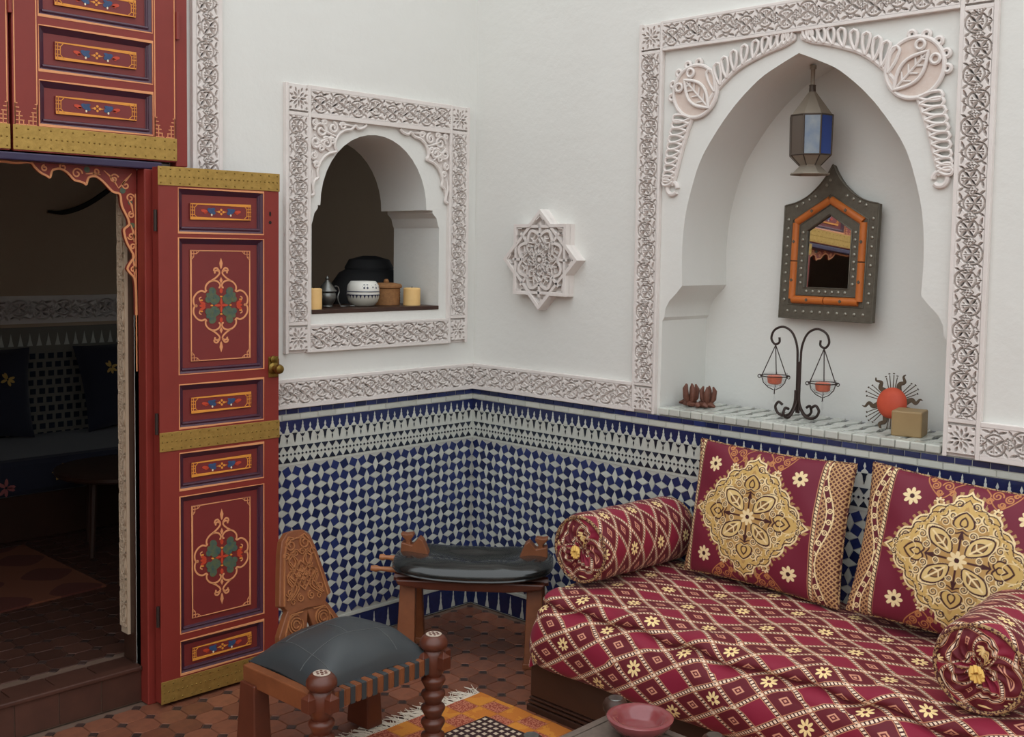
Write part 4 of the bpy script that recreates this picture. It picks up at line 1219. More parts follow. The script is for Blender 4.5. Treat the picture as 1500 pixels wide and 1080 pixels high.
    paint((e > -.002) & (e < .013), dark); paint(bead, pale); paint((np.abs(e + .002) < .0012) | (np.abs(e - .0135) < .0012), L3(190, 130, 96))
    return C
def cushion_mesh(off):
    nx, nz = 400, 310
    W, H = .292, .228
    xs = np.linspace(-1, 1, nx + 1); zs = np.linspace(-1, 1, nz + 1)
    S, Tt = np.meshgrid(xs, zs)
    th_ = .066 * np.clip((1 - S ** 2), 0, 1) ** .42 * np.clip((1 - Tt ** 2), 0, 1) ** .42
    pin = lambda a, b: 1 - .045 * (1 - b ** 2) * np.abs(a) ** 3
    X = W * S * pin(S, Tt) ; Z = H * Tt * pin(Tt, S)
    wr = .0030 * np.sin(Z * 60 + X * 25) * np.clip(np.abs(S) * 2 - 1, 0, 1) * (1 - np.abs(S))* 2 + .002 * np.sin(X * 40 + Z * 18)
    col = brocade(W * S, H * Tt, off)
    Vf = np.stack([X, -th_ - wr * (th_ > .01), Z], -1).reshape(-1, 3)
    idx = np.arange(Vf.shape[0]).reshape(nz + 1, nx + 1)
    F = np.stack([idx[:-1, :-1], idx[:-1, 1:], idx[1:, 1:], idx[1:, :-1]], -1).reshape(-1, 4)
    me = bpy.data.meshes.new('front'); me.from_pydata(Vf.tolist(), [], F.tolist()); me.update()
    at = me.attributes.new('pattern', 'FLOAT_COLOR', 'POINT')
    at.data.foreach_set('color', np.c_[col.reshape(-1, 3), np.ones(Vf.shape[0])].astype(np.float32).ravel())
    me.shade_smooth(); me.materials.append(MATS['brocade'])
    s4 = (slice(None, None, 10), slice(None, None, 10))
    Xb, Yb, Zb = X[s4], th_[s4], Z[s4]; nzb, nxb = Xb.shape
    Vb = np.stack([Xb, Yb, Zb], -1).reshape(-1, 3); idx = np.arange(Vb.shape[0]).reshape(nzb, nxb)
    Fb = np.stack([idx[:-1, :-1], idx[1:, :-1], idx[1:, 1:], idx[:-1, 1:]], -1).reshape(-1, 4)
    mb = bpy.data.meshes.new('back'); mb.from_pydata(Vb.tolist(), [], Fb.tolist()); mb.update(); mb.shade_smooth(); mb.materials.append(MATS['burgundy'])
    ring = [(X[0, k], 0, Z[0, k]) for k in range(0, nx, 6)] + [(X[k, -1], 0, Z[k, -1]) for k in range(0, nz, 6)] + [(X[-1, k], 0, Z[-1, k]) for k in range(nx, 0, -6)] + [(X[k, 0], 0, Z[k, 0]) for k in range(nz, 0, -6)]
    mp = MB().tube(ring, .0045, 6, closed=True).mesh('piping', True); mp.materials.append(MATS['dark_cord'])
    return me, mb, mp
def cushion(M, label, off):
    cf, cb, cp = cushion_mesh(off)
    root = empty('cushion', M, label, 'cushion', 'brocade cushions leaning on the tiled wall')
    link('front', cf, None, root); link('back', cb, None, root); link('piping', cp, None, root)
    return root
cushion(T(-0.112, -1.535, 0.672) @ RIGHT @ RX(-10) @ RY(0.5), 'gold medallion brocade cushion leaning beside the bolster next to the camel stool', -.034)
cushion(T(-0.130, -2.178, 0.674) @ RIGHT @ RZ(4) @ RX(-13) @ RY(3.5), 'gold medallion brocade cushion tilted, beside the bolster away from the camel stool', .02)

# ================================================================== CAMEL STOOL
cs = empty('camel_stool', T(-0.425, -0.46, 0) @ RZ(-50), 'wooden camel saddle stool with glossy black leather cushion in the tiled corner', 'stool')
for sx in (-1, 1):
    for sy in (-1, 1):
        lg = MB()
        ya, yb = sy * .065, sy * .115
        P8 = [(sx * .215, yb - sy * 0), (sx * .255, yb)]
        w = .042
        x0, x1 = sorted((sx * .205, sx * .275))
        lg.add([(x0, yb - .018, 0.02), (x1, yb - .018, 0.02), (x1, yb + .018, 0.02), (x0, yb + .018, 0.02),
                (x0 + .006, ya - .018, .318), (x1 - .006, ya - .018, .318), (x1 - .006, ya + .018, .335), (x0 + .006, ya + .018, .335)],
               [(0, 3, 2, 1), (4, 5, 6, 7), (0, 1, 5, 4), (1, 2, 6, 5), (2, 3, 7, 6), (3, 0, 4, 7)])
        lg.box(x0 - .005, x1 + .012, yb - .022, yb + .022, 0, .022)
        lg.build('leg', 'wood', cs, bevel=.004)
for sy in (-1, 1):
    MB().tube([(x, sy * .115 - sy * .03, .300 + .25 * x * x) for x in np.linspace(-.29, .29, 15)], .017, 8).build('rail', 'wood_red', cs, smooth=True)
for sx in (-1, 1):
    MB().box(sx * .215 - .016, sx * .215 + .016, -.10, .10, .28, .315).build('cross_bar', 'wood', cs, bevel=.004)
sl = MB().prism([(-.27, .300), (-.15, .286), (.15, .286), (.27, .300), (.28, .322), (-.28, .322)], -.135, .135)
sl.build('seat_board', 'wood_red', cs, bevel=.006)
nu, nv = 48, 28; V = []; F = []
for i in range(nu):
    a = 2 * PI * i / nu
    for j in range(nv + 1):
        ph = -PI / 2 + PI * j / nv
        ca, sa = math.cos(a), math.sin(a)
        k = lambda c, p: math.copysign(abs(c) ** p, c)
        x = .305 * k(ca, .55) * math.cos(ph) ** .45 if j not in (0, nv) else 0
        y = .170 * k(sa, .6) * math.cos(ph) ** .45 if j not in (0, nv) else 0
        y -= .010
        z = .350 + .046 * math.sin(ph) * (1 if math.sin(ph) > 0 else .8) + .020 * (x / .3) ** 2 + .004 * (y / .17)
        if math.sin(ph) > 0: z -= .038 * math.exp(-((x / .2) ** 2 + ((y - .02) / .07) ** 2)) * math.sin(ph); z += .006 * math.sin(x * 38 + y * 20) * math.sin(ph) * .5
        V.append((x, y, z))
for i in range(nu):
    for j in range(nv):
        F.append((i * (nv + 1) + j, ((i + 1) % nu) * (nv + 1) + j, ((i + 1) % nu) * (nv + 1) + j + 1, i * (nv + 1) + j + 1))
cu = MB().add(V, F).build('cushion', 'leather_shiny', cs, smooth=True, angle=80)
btn = MB().lathe([(.006, 0), (.005, .004), (.002, .005)], 10, M=T(0, .01, .354)); btn.build('button', 'pewter', cu, smooth=True)
wl = MB().tube([(.30 * math.copysign(abs(math.cos(a)) ** .55, math.cos(a)), -.010 + .168 * math.copysign(abs(math.sin(a)) ** .6, math.sin(a)), .340 + .020 * (math.copysign(abs(math.cos(a)) ** .55, math.cos(a))) ** 2 + .004 * math.copysign(abs(math.sin(a)) ** .6, math.sin(a))) for a in np.linspace(0, 2 * PI, 60, endpoint=False)], .005, 6, closed=True)
wl.build('welt', 'leather_shiny', cu, smooth=True)
for sx in (-1, 1):
    pm_ = MB()
    X_ = lambda x: sx * x
    pm_.prism([(X_(.160), .350), (X_(.285), .350), (X_(.280), .428), (X_(.238), .418), (X_(.212), .448), (X_(.196), .436)], -.005, .045)
    pm_.prism([(X_(.238), .40), (X_(.272), .40), (X_(.262), .432), (X_(.281), .452), (X_(.284), .462), (X_(.262), .458), (X_(.238), .462), (X_(.232), .452), (X_(.247), .432)], .0, .04)
    pm_.build('pommel', 'wood', cs, bevel=.004)
for z, y, l in ((.368, -.02, .06), (.335, -.06, .085)):
    pg = MB().tube([(-.25, y, z), (-.30, y, z + .002), (-.30 - l * .6, y, z + .004), (-.30 - l * .75, y, z + .004), (-.30 - l, y, z + .005)], [.013, .011, .008, .013, .010], 10)
    pg.build('peg', 'wood_light', cs, smooth=True)

# ================================================================== LOW CARVED CHAIR
ch = empty('low_chair', T(-1.325, -0.84, 0.003) @ RZ(2.5), 'low carved wooden chair with dark leather cushion and turned front posts', 'chair')
prof = [(.030, 0.008), (.036, .02), (.036, .03)]
for i in range(5):
    z = .035 + i * .044
    prof += [(.024, z), (.029, z + .012), (.0375, z + .028), (.036, z + .036), (.026, z + .042)]
prof += [(.030, .262), (.036, .275), (.037, .325), (.030, .335), (.041, .343), (.0435, .352), (.0425, .362), (.036, .372), (.029, .379), (.010, .381)]
for sx in (-1, 1):
    p = MB().lathe(prof, 24, M=T(sx * .214, -.165, 0)).build('post', 'wood_red', ch, smooth=True, angle=60)
    MB().lathe([(.024, 0), (.024, .0015), (.021, .002)], 20, M=T(sx * .214, -.165, .3805)).build('inlay', 'bone', p)
    rs = MB()
    for k in range(6):
        a = k * PI / 3
        rs.lathe([(.0045, 0), (.004, .001)], 8, M=T(sx * .214 + .013 * math.cos(a), -.165 + .013 * math.sin(a), .3825))
    rs.lathe([(.005, 0), (.004, .001)], 8, M=T(sx * .214, -.165, .3825))
    rs.build('rosette', 'wood_red', p)
    for dx, dy in ((-1, 0), (1, 0), (0, -1)):
        if dx == -sx * 1 and False: continue
        cx_, cy_ = sx * .214 + dx * .042, -.165 + dy * .042
        lugm = MB()
        lugm.add([(-.016, -.016, .285), (.016, -.016, .285), (.016, .016, .285), (-.016, .016, .285), (-.016, -.016, .322), (.016, -.016, .322), (.016, .016, .322), (-.016, .016, .322), (0, 0, .336)],
                 [(0, 3, 2, 1), (0, 1, 5, 4), (1, 2, 6, 5), (2, 3, 7, 6), (3, 0, 4, 7), (4, 5, 8), (5, 6, 8), (6, 7, 8), (7, 4, 8)], T(cx_, cy_, 0) @ RZ(45 * 0))
        lugm.build('lug', 'wood_red', p, bevel=.001)
fr_ = MB().box(-.20, .20, -.180, -.150, .272, .318).build('front_rail', 'wood', ch, bevel=.003)
for i in range(9):
    x = -.165 + i * .041
    MB().box(x, x + .017, -.1825, -.1475, .2695, .3205).build('wrap', 'leather', fr_, bevel=.002)
for i in range(10):
    x = -.183 + i * .041
    MB().box(x, x + .015, -.1818, -.1482, .2700, .3200).build('copper_wrap', 'wood', fr_, bevel=.002)
for sx in (-1, 1):
    MB().box(min(sx * .198, sx * .230), max(sx * .198, sx * .230), -.150, .185, .258, .316).build('side_rail', 'wood', ch, bevel=.004)
    MB().add([(x, y, z) for z, y0, y1, e in ((0.008, .10, .205, .006), (.27, .115, .185, 0)) for x, y in ((sx * .214 - .026 - e, y0), (sx * .214 + .026 + e, y0), (sx * .214 + .026 + e, y1), (sx * .214 - .026 - e, y1))],
             [(0, 3, 2, 1), (4, 5, 6, 7), (0, 1, 5, 4), (1, 2, 6, 5), (2, 3, 7, 6), (3, 0, 4, 7)]).build('back_leg', 'wood_red', ch, bevel=.004)
MB().box(-.20, .20, .165, .200, .258, .316).build('back_rail', 'wood_red', ch, bevel=.004)
MB().box(-.20, .20, -.15, .17, .272, .284).build('seat_board', 'wood_red', ch)
# leather cushion with seams
def pillow_grid(hx, hy, t, n=44):
    V = []; F = []
    for sgn in (1, -1):
        k0 = len(V)
        for i in range(n + 1):
            for j in range(n + 1):
                u, v = -1 + 2 * i / n, -1 + 2 * j / n
                h = t * (max(0, 1 - u ** 2) ** .5) * (max(0, 1 - v ** 2) ** .5)
                px, py = hx * u * (1 - .07 * (1 - v * v) * abs(u) ** 3), hy * v * (1 - .07 * (1 - u * u) * abs(v) ** 3)
                if sgn < 0: h = -min(h, .022)
                V.append((px, py, h + .004 * math.sin(u * 6) * math.sin(v * 5) * (sgn > 0)))
        for i in range(n):
            for j in range(n):
                a = k0 + i * (n + 1) + j
                F.append((a, a + n + 1, a + n + 2, a + 1))
    return V, F
V, F = pillow_grid(.212, .175, .104)
lc = MB().add(V, F).build('cushion', 'leather', ch, smooth=True, angle=80, M=T(0, .012, .318) @ RZ(-2))
def on_top(u, v): return (.212 * u * (1 - .07 * (1 - v * v) * abs(u) ** 3), .175 * v * (1 - .07 * (1 - u * u) * abs(v) ** 3), .104 * (max(0, 1 - u * u) ** .5) * (max(0, 1 - v * v) ** .5) + .004 * math.sin(u * 6) * math.sin(v * 5) + .0004)
for pts in ([(-.72, t_) for t_ in np.linspace(-.95, .95, 20)], [(t_, -.34) for t_ in np.linspace(-.95, .95, 24)], [(-.1, t_) for t_ in np.linspace(-.34, .3, 10)], [(.42, t_) for t_ in np.linspace(-.9, -.34, 10)], [(t_, .4) for t_ in np.linspace(-.72, .95, 20)]):
    MB().tube([on_top(*p) for p in pts], .0013, 5).build('seam', 'seam', lc, smooth=True)
# carved back slab, leaning back
bk = empty('backrest_pivot') if False else None
Mb = T(0.012, .182, .345) @ RX(-15)
half_ = [(0, .325), (.030, .322), (.055, .300), (.068, .262), (.088, .170), (.100, .108), (.082, .100), (.074, .088), (.082, .078), (.118, .020), (.120, 0.0), (.018, 0.0), (.0, .070)]
sil = half_[:-1] + [(0, .07)] + [(-x, z) for x, z in half_[::-1][1:-1]]
br = MB().prism(sil, -.012, .014).build('backrest', 'wood', ch, bevel=.003, M=Mb)
cv = MB(); y = -.012
def kn(pts, w=.006): cv.ribbon(pts, w, y, .0045)
inn = [(x * .84, .035 + (z - .03) * .90) for x, z in half_[:6]]
kn(inn + [], .005); kn([(-a, b) for a, b in inn], .005)
for s in (-1, 1):
    kn([(s * .02, .012), (s * .098, .012), (s * .092, .028), (s * .066, .075), (s * .02, .075)], .004)
    for k_ in range(3): kn(spiral(s * .052, .042, .012 + .009 * k_, .010 + .008 * k_, 30 * k_, .9, 18), .0035)
    for k_ in range(2): kn(spline([(s * (.064 - .010 * k_), .118), (s * (.03 - .01 * k_), .15), (s * (.052 - .012 * k_), .19), (s * (.02 - .01 * k_), .225), (s * .035, .262)], 6), .004)
    kn(spiral(s * .026, .282, .020, .005, 90, 1.4, 20), .004); kn(spiral(s * .05, .25, .012, .004, 0, 1.3, 16), .0035); kn(spiral(s * .058, .14, .014, .004, 180, 1.3, 16), .0035)
    for t_ in (0, .02, .04):
        kn([(s * (-.045 + t_), .150), (s * (.005 + t_), .215)], .004)
kn([(0, .140), (.045, .185), (0, .230), (-.045, .185)], .005) if False else cv.ribbon([(0, .140), (.045, .185), (0, .230), (-.045, .185)], .005, y, .0045, closed=True)
cv.ribbon([(0, .160), (.026, .185), (0, .210), (-.026, .185)], .004, y, .0045, closed=True)
for s in (-1, 1):
    for k_, z0_ in enumerate((.118, .128)): kn(spline([(s * (.07 - .004 * k_), z0_), (s * .045, z0_ + .03), (s * .058, z0_ + .06), (s * .03, z0_ + .085), (s * .044, z0_ + .115), (s * .012, z0_ + .14)], 5), .0038)
    kn(spiral(s * .012, .255, .012, .003, 0, 1.4, 18), .0035); kn(spiral(s * .02, .118, .014, .003, 90, 1.5, 18), .0038); kn(spiral(s * .05, .098 + .012, .010, .003, 0, 1.3, 16), .003)
    kn([(s * .008, .300), (s * .03, .308), (s * .044, .29)], .004)
for s in (-1, 1): cv.disc(s * .012, .185, .005, y, .0045); cv.disc(0, .185 + s * .012, .005, y, .0045)
cv.build('carving', 'wood_light', br)
MB().prism([(-.07, -.03), (.07, -.03), (.07, .0), (-.07, .0)], -.012, .014).build('tenon', 'wood', br)

# ================================================================== LOW TABLE AND ASHTRAY
tb = empty('low_table', T(-1.085, -1.715, 0.003), 'low grey-topped table with round inlaid corner posts on the rug', 'table')
MB().box(-.195, .195, -.175, .175, .225, .252).build('top', 'stone_grey', tb, bevel=.006)
cvt = MB()
for s in (-1, 1):
    cvt.box(-.17, .17, s * .150 - .006, s * .150 + .006, .252, .255); cvt.box(s * .165 - .006, s * .165 + .006, -.14, .14, .252, .255)
cvt.build('carved_border', 'stone_grey', tb, bevel=.001)
tp = [(.024, .008), (.03, .02), (.02, .05), (.028, .09), (.02, .13), (.03, .18), (.030, .225), (.026, .252), (.035, .262), (.036, .276), (.030, .288), (.022, .293), (.008, .295)]
for sx in (-1, 1):
    for sy in (-1, 1):
        p = MB().lathe(tp, 22, M=T(sx * .173, sy * .165, 0)).build('post', 'wood_dark', tb, smooth=True, angle=60)
        MB().lathe([(.021, 0), (.02, .002)], 18, M=T(sx * .173, sy * .165, .2935)).build('inlay', 'pewter', p)
ash = tag(MB().lathe([(.045, 0), (.060, .006), (.082, .028), (.089, .040), (.090, .046), (.084, .049), (.074, .048), (.060, .036), (.052, .022), (.040, .016), (.010, .015)], 48, M=T(-.975, -1.685, .2590)).build('ashtray', 'marble_pink', smooth=True, angle=50),
          'round polished dark pink marble ashtray on the low table', 'ashtray')

# ================================================================== RUG
rg = empty('rug', T(0, 0, 0.0), 'orange patchwork rug with dotted dark centre and pale fringe', 'rug')
m_ = MB(); nx_, ny_ = 40, 48; x0, x1, y0, y1 = -1.95, -.668, -2.3, -.755
V = [(x0 + (x1 - x0) * i / nx_, y0 + (y1 - y0) * j / ny_, .0075 + .0012 * math.sin(i * 1.7) * math.sin(j * 1.3)) for i in range(nx_ + 1) for j in range(ny_ + 1)]
F = [(i * (ny_ + 1) + j, (i + 1) * (ny_ + 1) + j, (i + 1) * (ny_ + 1) + j + 1, i * (ny_ + 1) + j + 1) for i in range(nx_) for j in range(ny_)]
rim = [i * (ny_ + 1) for i in range(nx_ + 1)] + [nx_ * (ny_ + 1) + j for j in range(1, ny_ + 1)] + [i * (ny_ + 1) + ny_ for i in range(nx_ - 1, -1, -1)] + [j for j in range(ny_ - 1, 0, -1)]
k = len(V); V += [(V[i][0], V[i][1], .0005) for i in rim]
F += [(rim[i], rim[(i + 1) % len(rim)], k + (i + 1) % len(rim), k + i) for i in range(len(rim))]
me = MB().add(V, F).mesh('field', False)
uv_map(me, [(x1 - v[0], y1 - v[1]) for v in V]); link('field', me, 'rug', rg)
frg = MB()
r3 = random.Random(3)
for i in range(330):
    x = x0 + (x1 - .008 - x0) * i / 329; l = r3.uniform(.04, .085); dx = r3.uniform(-.05, .05)
    frg.tube([(x, y1 - .004, .007), (x + dx * .4 + r3.uniform(-.008, .008), y1 + l * .4, r3.uniform(.006, .0085)), (x + dx + r3.uniform(-.01, .01), y1 + l, .004)], [.0022, .002, .0012], 4)
tag(frg.build('fringe', 'fringe', rg), kind='stuff')

# ================================================================== STAR PLAQUE
st = empty('star_plaque', T(0, -0.427, 1.516) @ RIGHT, 'eight-pointed white pierced plaster star hanging on the wall beside the niche', 'wall plaque')
RO = .203; TH = .052
star = []
for i in range(16):
    a = PI / 2 + i * PI / 8; r_ = RO if i % 2 == 0 else RO * .765
    star.append((r_ * math.cos(a), r_ * math.sin(a)))
sc_ = lambda P, k: [(x * k, z * k) for x, z in P]
MB().prism(star, -TH + .024, 0).build('body', 'stucco', st)
MB().prism(star, -TH, -TH + .026, holes=[sc_(star, .90)], back=False).build('rim', 'stucco', st, bevel=.001)
wv = MB(); y = -TH + .024
def rib(pts, w, closed=False): wv.ribbon(pts, w, y, .022, closed)
for o_ in (0, PI / 4):       # two interlaced squares
    rib([(RO * .93 * math.cos(PI / 2 + o_ + k * PI / 2), RO * .93 * math.sin(PI / 2 + o_ + k * PI / 2)) for k in range(4)], .013, True)
lob = [((.112 + .012 * math.cos(8 * a)) * math.cos(a + PI / 8), (.112 + .012 * math.cos(8 * a)) * math.sin(a + PI / 8)) for a in np.linspace(0, 2 * PI, 96, endpoint=False)]
rib(lob, .013, True)
for k in range(8):
    a = PI / 2 + k * PI / 4
    rib([(.100 * math.cos(a), .100 * math.sin(a)), (.150 * math.cos(a), .150 * math.sin(a))], .012)
    for q_ in (-1, 1):       # lattice in the points
        for d in (.0, .016): rib([((.158 + d) * math.cos(a) + q_ * .02 * math.sin(a), (.158 + d) * math.sin(a) - q_ * .02 * math.cos(a)), ((.176 + d * .6) * math.cos(a), (.176 + d * .6) * math.sin(a))], .005)
wv.build('interlace', 'stucco', st)
ctr = MB(); wv = ctr
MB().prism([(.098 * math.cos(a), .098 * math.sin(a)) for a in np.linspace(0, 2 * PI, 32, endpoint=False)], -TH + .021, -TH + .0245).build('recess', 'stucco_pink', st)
for k in range(16):
    a = k * PI / 8
    rib([(.018 * math.cos(a), .018 * math.sin(a)), (.045 * math.cos(a + .2), .045 * math.sin(a + .2)), (.072 * math.cos(a - .1), .072 * math.sin(a - .1)), (.100 * math.cos(a + .12), .100 * math.sin(a + .12))], .0048)
    rib([(.030 * math.cos(a), .030 * math.sin(a)), (.055 * math.cos(a - .28), .055 * math.sin(a - .28)), (.085 * math.cos(a + .1), .085 * math.sin(a + .1)), (.100 * math.cos(a - .15), .100 * math.sin(a - .15))], .0048)
for r_, n in ((.022, 16), (.058, 24), (.082, 32)):
    rib([(r_ * (1 + .12 * math.cos(8 * a)) * math.cos(a), r_ * (1 + .12 * math.cos(8 * a)) * math.sin(a)) for a in np.linspace(0, 2 * PI, 64, endpoint=False)], .0045, True)
ctr.disc(0, 0, .009, y, .022)
ctr.build('rosette', 'stucco', st)

# ================================================================== LARGE NICHE
SH = 0.9785          # shelf top
# mirror
NB = ND              # niche back plane
mi = empty('wall_mirror', T(NB - .032, -1.533, 1.322) @ RZ(-4) @ RIGHT @ RX(-3), 'pointed mirror in grey metal and orange bone frame on the niche back wall', 'mirror')
W = .186
def mir(w, z0, zs, zt, ogee):
    """pointed outline; ogee = concave shoulders"""
    if ogee:
        sh = [(w, zs), (w * .75, zs + .010), (w * .5, zs + .032), (w * .27, zs + .068), (w * .11, zs + .105), (0, zt)]
        up_ = spline(sh, 5)
    else: up_ = [(w, zs), (0, zt)]
    return [(-w, z0), (w, z0)] + [(a, b) for a, b in up_] + [(-a, b) for a, b in up_[::-1][1:]]
o1 = mir(W, 0, .405, .545, True); o2 = mir(.150, .050, .352, .440, False); o3 = mir(.118, .085, .335, .405, False); o4 = mir(.090, .112, .315, .372, False)
MB().prism(o1, -.022, 0, holes=[o4]).build('frame', 'mirror_metal', mi, bevel=.002)
MB().prism(o4, -.014, -.004).build('glass', 'mirror_glass', mi)
# orange bone segments between o2 and o3
mid = [((a[0] + b[0]) / 2, (a[1] + b[1]) / 2) for a, b in zip(o2, o3)]
for a, b in zip(mid, mid[1:] + mid[:1]):
    a, b = np.array(a), np.array(b); n = 2 if np.linalg.norm(b - a) > .2 else 1
    for i in range(n):
        p, q_ = a + (b - a) * i / n, a + (b - a) * (i + 1) / n
        d = (q_ - p) / np.linalg.norm(q_ - p) * .002
        sg = MB(); pts = [p + d + (q_ - p - 2 * d) * t_ for t_ in np.linspace(0, 1, 8)]
        sg.tube([(x, -.021, z) for x, z in pts], .0145, 10)
        sg.build('bone_segment', 'orange_bone', mi, smooth=True)
        c_ = (p + q_) / 2
        MB().lathe([(.007, 0), (.006, .0015)], 4, M=T(c_[0], -.0352, c_[1]) @ RX(90)).build('inlay_stud', 'mirror_metal', mi)
rv = MB(); ridge = MB()
for outl, cl in ((o2, True), (o3, True), (o4, True)):
    ridge.tube([(x, -.023, z) for x, z in outl], .0028, 6, closed=True)
ridge.tube([(x, -.022, z) for x, z in sc_([(x, z) for x, z in o1], 1.0)], .003, 6, closed=True)
ridge.build('beading', 'mirror_metal', mi, smooth=True)
def rivets(a, b, n):
    for i in range(n):
        t_ = (i + .5) / n
        rv.lathe([(.0062, 0), (.0055, .002), (.0025, .0036)], 10, M=T(a[0] + (b[0] - a[0]) * t_, -.022, a[1] + (b[1] - a[1]) * t_) @ RX(90))
rivets((-.168, .05), (-.168, .37), 10); rivets((.168, .05), (.168, .37), 10); rivets((-.168, .025), (.168, .025), 10)
rivets((-.15, .395), (-.05, .44), 4); rivets((.15, .395), (.05, .44), 4); rivets((-.025, .465), (.0, .50), 2)
rivets((-.104, .115), (-.104, .32), 8); rivets((.104, .115), (.104, .32), 8); rivets((-.09, .098), (.09, .098), 7)
tag(rv.build('rivets', 'rivet', mi, smooth=True), kind='stuff')

# lantern
la = empty('hanging_lantern', T(.15, -1.507, 1.826) @ RZ(10), 'blue and clear glass hanging lantern under the niche apex', 'lantern')
NS = 8
def hexring(r, z, off=0): return [(r * math.cos(R(360 / NS * k + off)), r * math.sin(R(360 / NS * k + off)), z) for k in range(NS)]
def frus(r0, z0, r1, z1):
    v = hexring(r0, z0) + hexring(r1, z1)
    return v, [(k, (k + 1) % NS, NS + (k + 1) % NS, NS + k) for k in range(NS)]
rb, rm = .074, .076
zb, z1, z2, z3 = .052, .068 + .022, .205, .285
bs = MB(); v, f = frus(.068, 0, .036, .030); bs.add(v, f); bs.tube(hexring(.068, .002), .003, 6, closed=True); bs.tube(hexring(.036, .030), .003, 6, closed=True)
bs.build('foot', 'lantern_metal', la)
cp_ = MB(); v, f = frus(.036, .030, .072, .066); cp_.add(v, f); cp_.build('lower_cup', 'lantern_metal', la)
cg = ['glass_brown', 'glass_pale', 'glass_blue', 'glass_brown', 'glass_pale', 'glass_blue', 'glass_pale', 'glass_blue']
r0 = hexring(.072, .066); r1 = hexring(.074, .200)
order = {4: 'glass_pale', 5: 'glass_blue', 3: 'glass_brown', 6: 'glass_brown', 2: 'glass_brown', 7: 'glass_pale', 1: 'glass_blue', 0: 'glass_pale'}
for k in range(NS):
    a, b = Vector(r0[k]), Vector(r0[(k + 1) % NS]); c, d = Vector(r1[(k + 1) % NS]), Vector(r1[k])
    n = ((b - a).cross(d - a)).normalized() * .002
    MB().add([a, b, c, d, a - n, b - n, c - n, d - n], [(0, 1, 2, 3), (7, 6, 5, 4), (0, 4, 5, 1), (1, 5, 6, 2), (2, 6, 7, 3), (3, 7, 4, 0)]).build('pane', order[k], la)
fm = MB()
for k in range(NS):
    fm.tube([r0[k], r1[k]], .0032, 6); fm.tube([hexring(.036, .030)[k], r0[k]], .0022, 6)
fm.tube(r0, .003, 6, closed=True); fm.tube(r1, .003, 6, closed=True)
fm.build('frame', 'lantern_dark', la)
hd = MB(); v, f = frus(.074, .200, .012, .283); hd.add(v, f); hd.build('hood', 'lantern_metal', la)
MB().lathe([(.012, .280), (.011, .300), (.012, .305), (.004, .308)], 12).build('collar', 'lantern_dark', la, smooth=True)
hk = MB(); hk.tube([(0, 0, .305), (0, 0, .368)], .0075, 8); hk.tube([(0, 0, .360), (0, 0, .372)], .012, 8)
hk.build('hanger', 'lantern_metal', la, smooth=True)

# candle stand
cst = empty('candle_stand', T(.145, -1.492, SH) @ RIGHT, 'wrought iron stand with two hanging tealight cups on the niche shelf', 'candle holder')
for s in (-1, 1):
    MB().tube([(x, 0, z) for x, z in spline([(s * .004, .02), (s * .005, .12), (s * .006, .20), (s * .010, .255), (s * .030, .300), (s * .065, .318), (s * .100, .305), (s * .112, .275), (s * .098, .255), (s * .080, .262), (s * .080, .280)], 6)], .0042, 8).build('arm', 'iron', cst, smooth=True)
    MB().tube([(x, -.01 * (s < 0), z) for x, z in spline([(s * .004, .10), (s * .006, .055), (s * .022, .018), (s * .045, .006), (s * .070, .012), (s * .082, .034), (s * .070, .052), (s * .054, .044)], 6)], .0048, 8).build('foot', 'iron', cst, smooth=True)
    MB().tube([(s * .3 * q_[0], q_[0] * (1 if s > 0 else -1), q_[1]) for q_ in spline([(.004, .10), (.006, .055), (.026, .018), (.045, .006), (.062, .018), (.056, .040), (.040, .036)], 6)], .0048, 8).build('foot', 'iron', cst, smooth=True)
MB().tube([(0, 0, .06), (0, 0, .20)], .0062, 8).build('stem', 'iron', cst)
for s in (-1, 1):
    cx, zt, zr = s * .094, .252, .142 if s < 0 else .134
    hg = MB(); RR = .050
    for k in range(3):
        a = R(90 + 120 * k + 25)
        hg.tube([(cx, 0, zt), (cx + RR * math.cos(a), RR * math.sin(a), zr)], .0018, 6)
        hg.tube([(cx + (RR + .008) * math.cos(a) + .006 * math.cos(t_) * math.cos(a), (RR + .008) * math.sin(a) + .006 * math.cos(t_) * math.sin(a), zr + .006 * math.sin(t_)) for t_ in np.linspace(0, 2 * PI, 12, endpoint=False)], .0016, 5, closed=True)
        hg.tube([(cx + r_ * math.cos(a), r_ * math.sin(a), z_) for r_, z_ in ((RR, zr), (RR * .86, zr - .022), (RR * .5, zr - .040), (.004, zr - .050))], .0016, 6)
    hg.tube([(cx + RR * math.cos(t_), RR * math.sin(t_), zr) for t_ in np.linspace(0, 2 * PI, 32, endpoint=False)], .0020, 6, closed=True)
    hg.tube([(cx, 0, zr - .05), (cx, 0, zr - .064)], .002, 6)
    hb = hg.build('basket', 'iron', cst, smooth=True)
    MB().lathe([(.044, zr + .010), (.042, zr - .012), (.030, zr - .034), (.0015, zr - .044), (.0015, zr - .041), (.027, zr - .030), (.039, zr - .011), (.041, zr + .010)], 24, M=T(cx, 0, 0), ring=True).build('glass_cup', 'glass_clear', hb, smooth=True)
    MB().lathe([(.018, zr - .030), (.024, zr - .026), (.027, zr - .002), (.022, zr + .001)], 20, M=T(cx, 0, 0)).build('tealight', 'tealight', hb, smooth=True)
    dr = MB().lathe([(.001, 0), (.0045, .008), (.003, .018), (.001, .030)], 8, M=T(cx, 0, zr - .095)); dr.tube([(cx, 0, zr - .066), (cx, 0, zr - .062)], .003, 6)
    dr.build('glass_drop', 'glass_clear', hb, smooth=True)

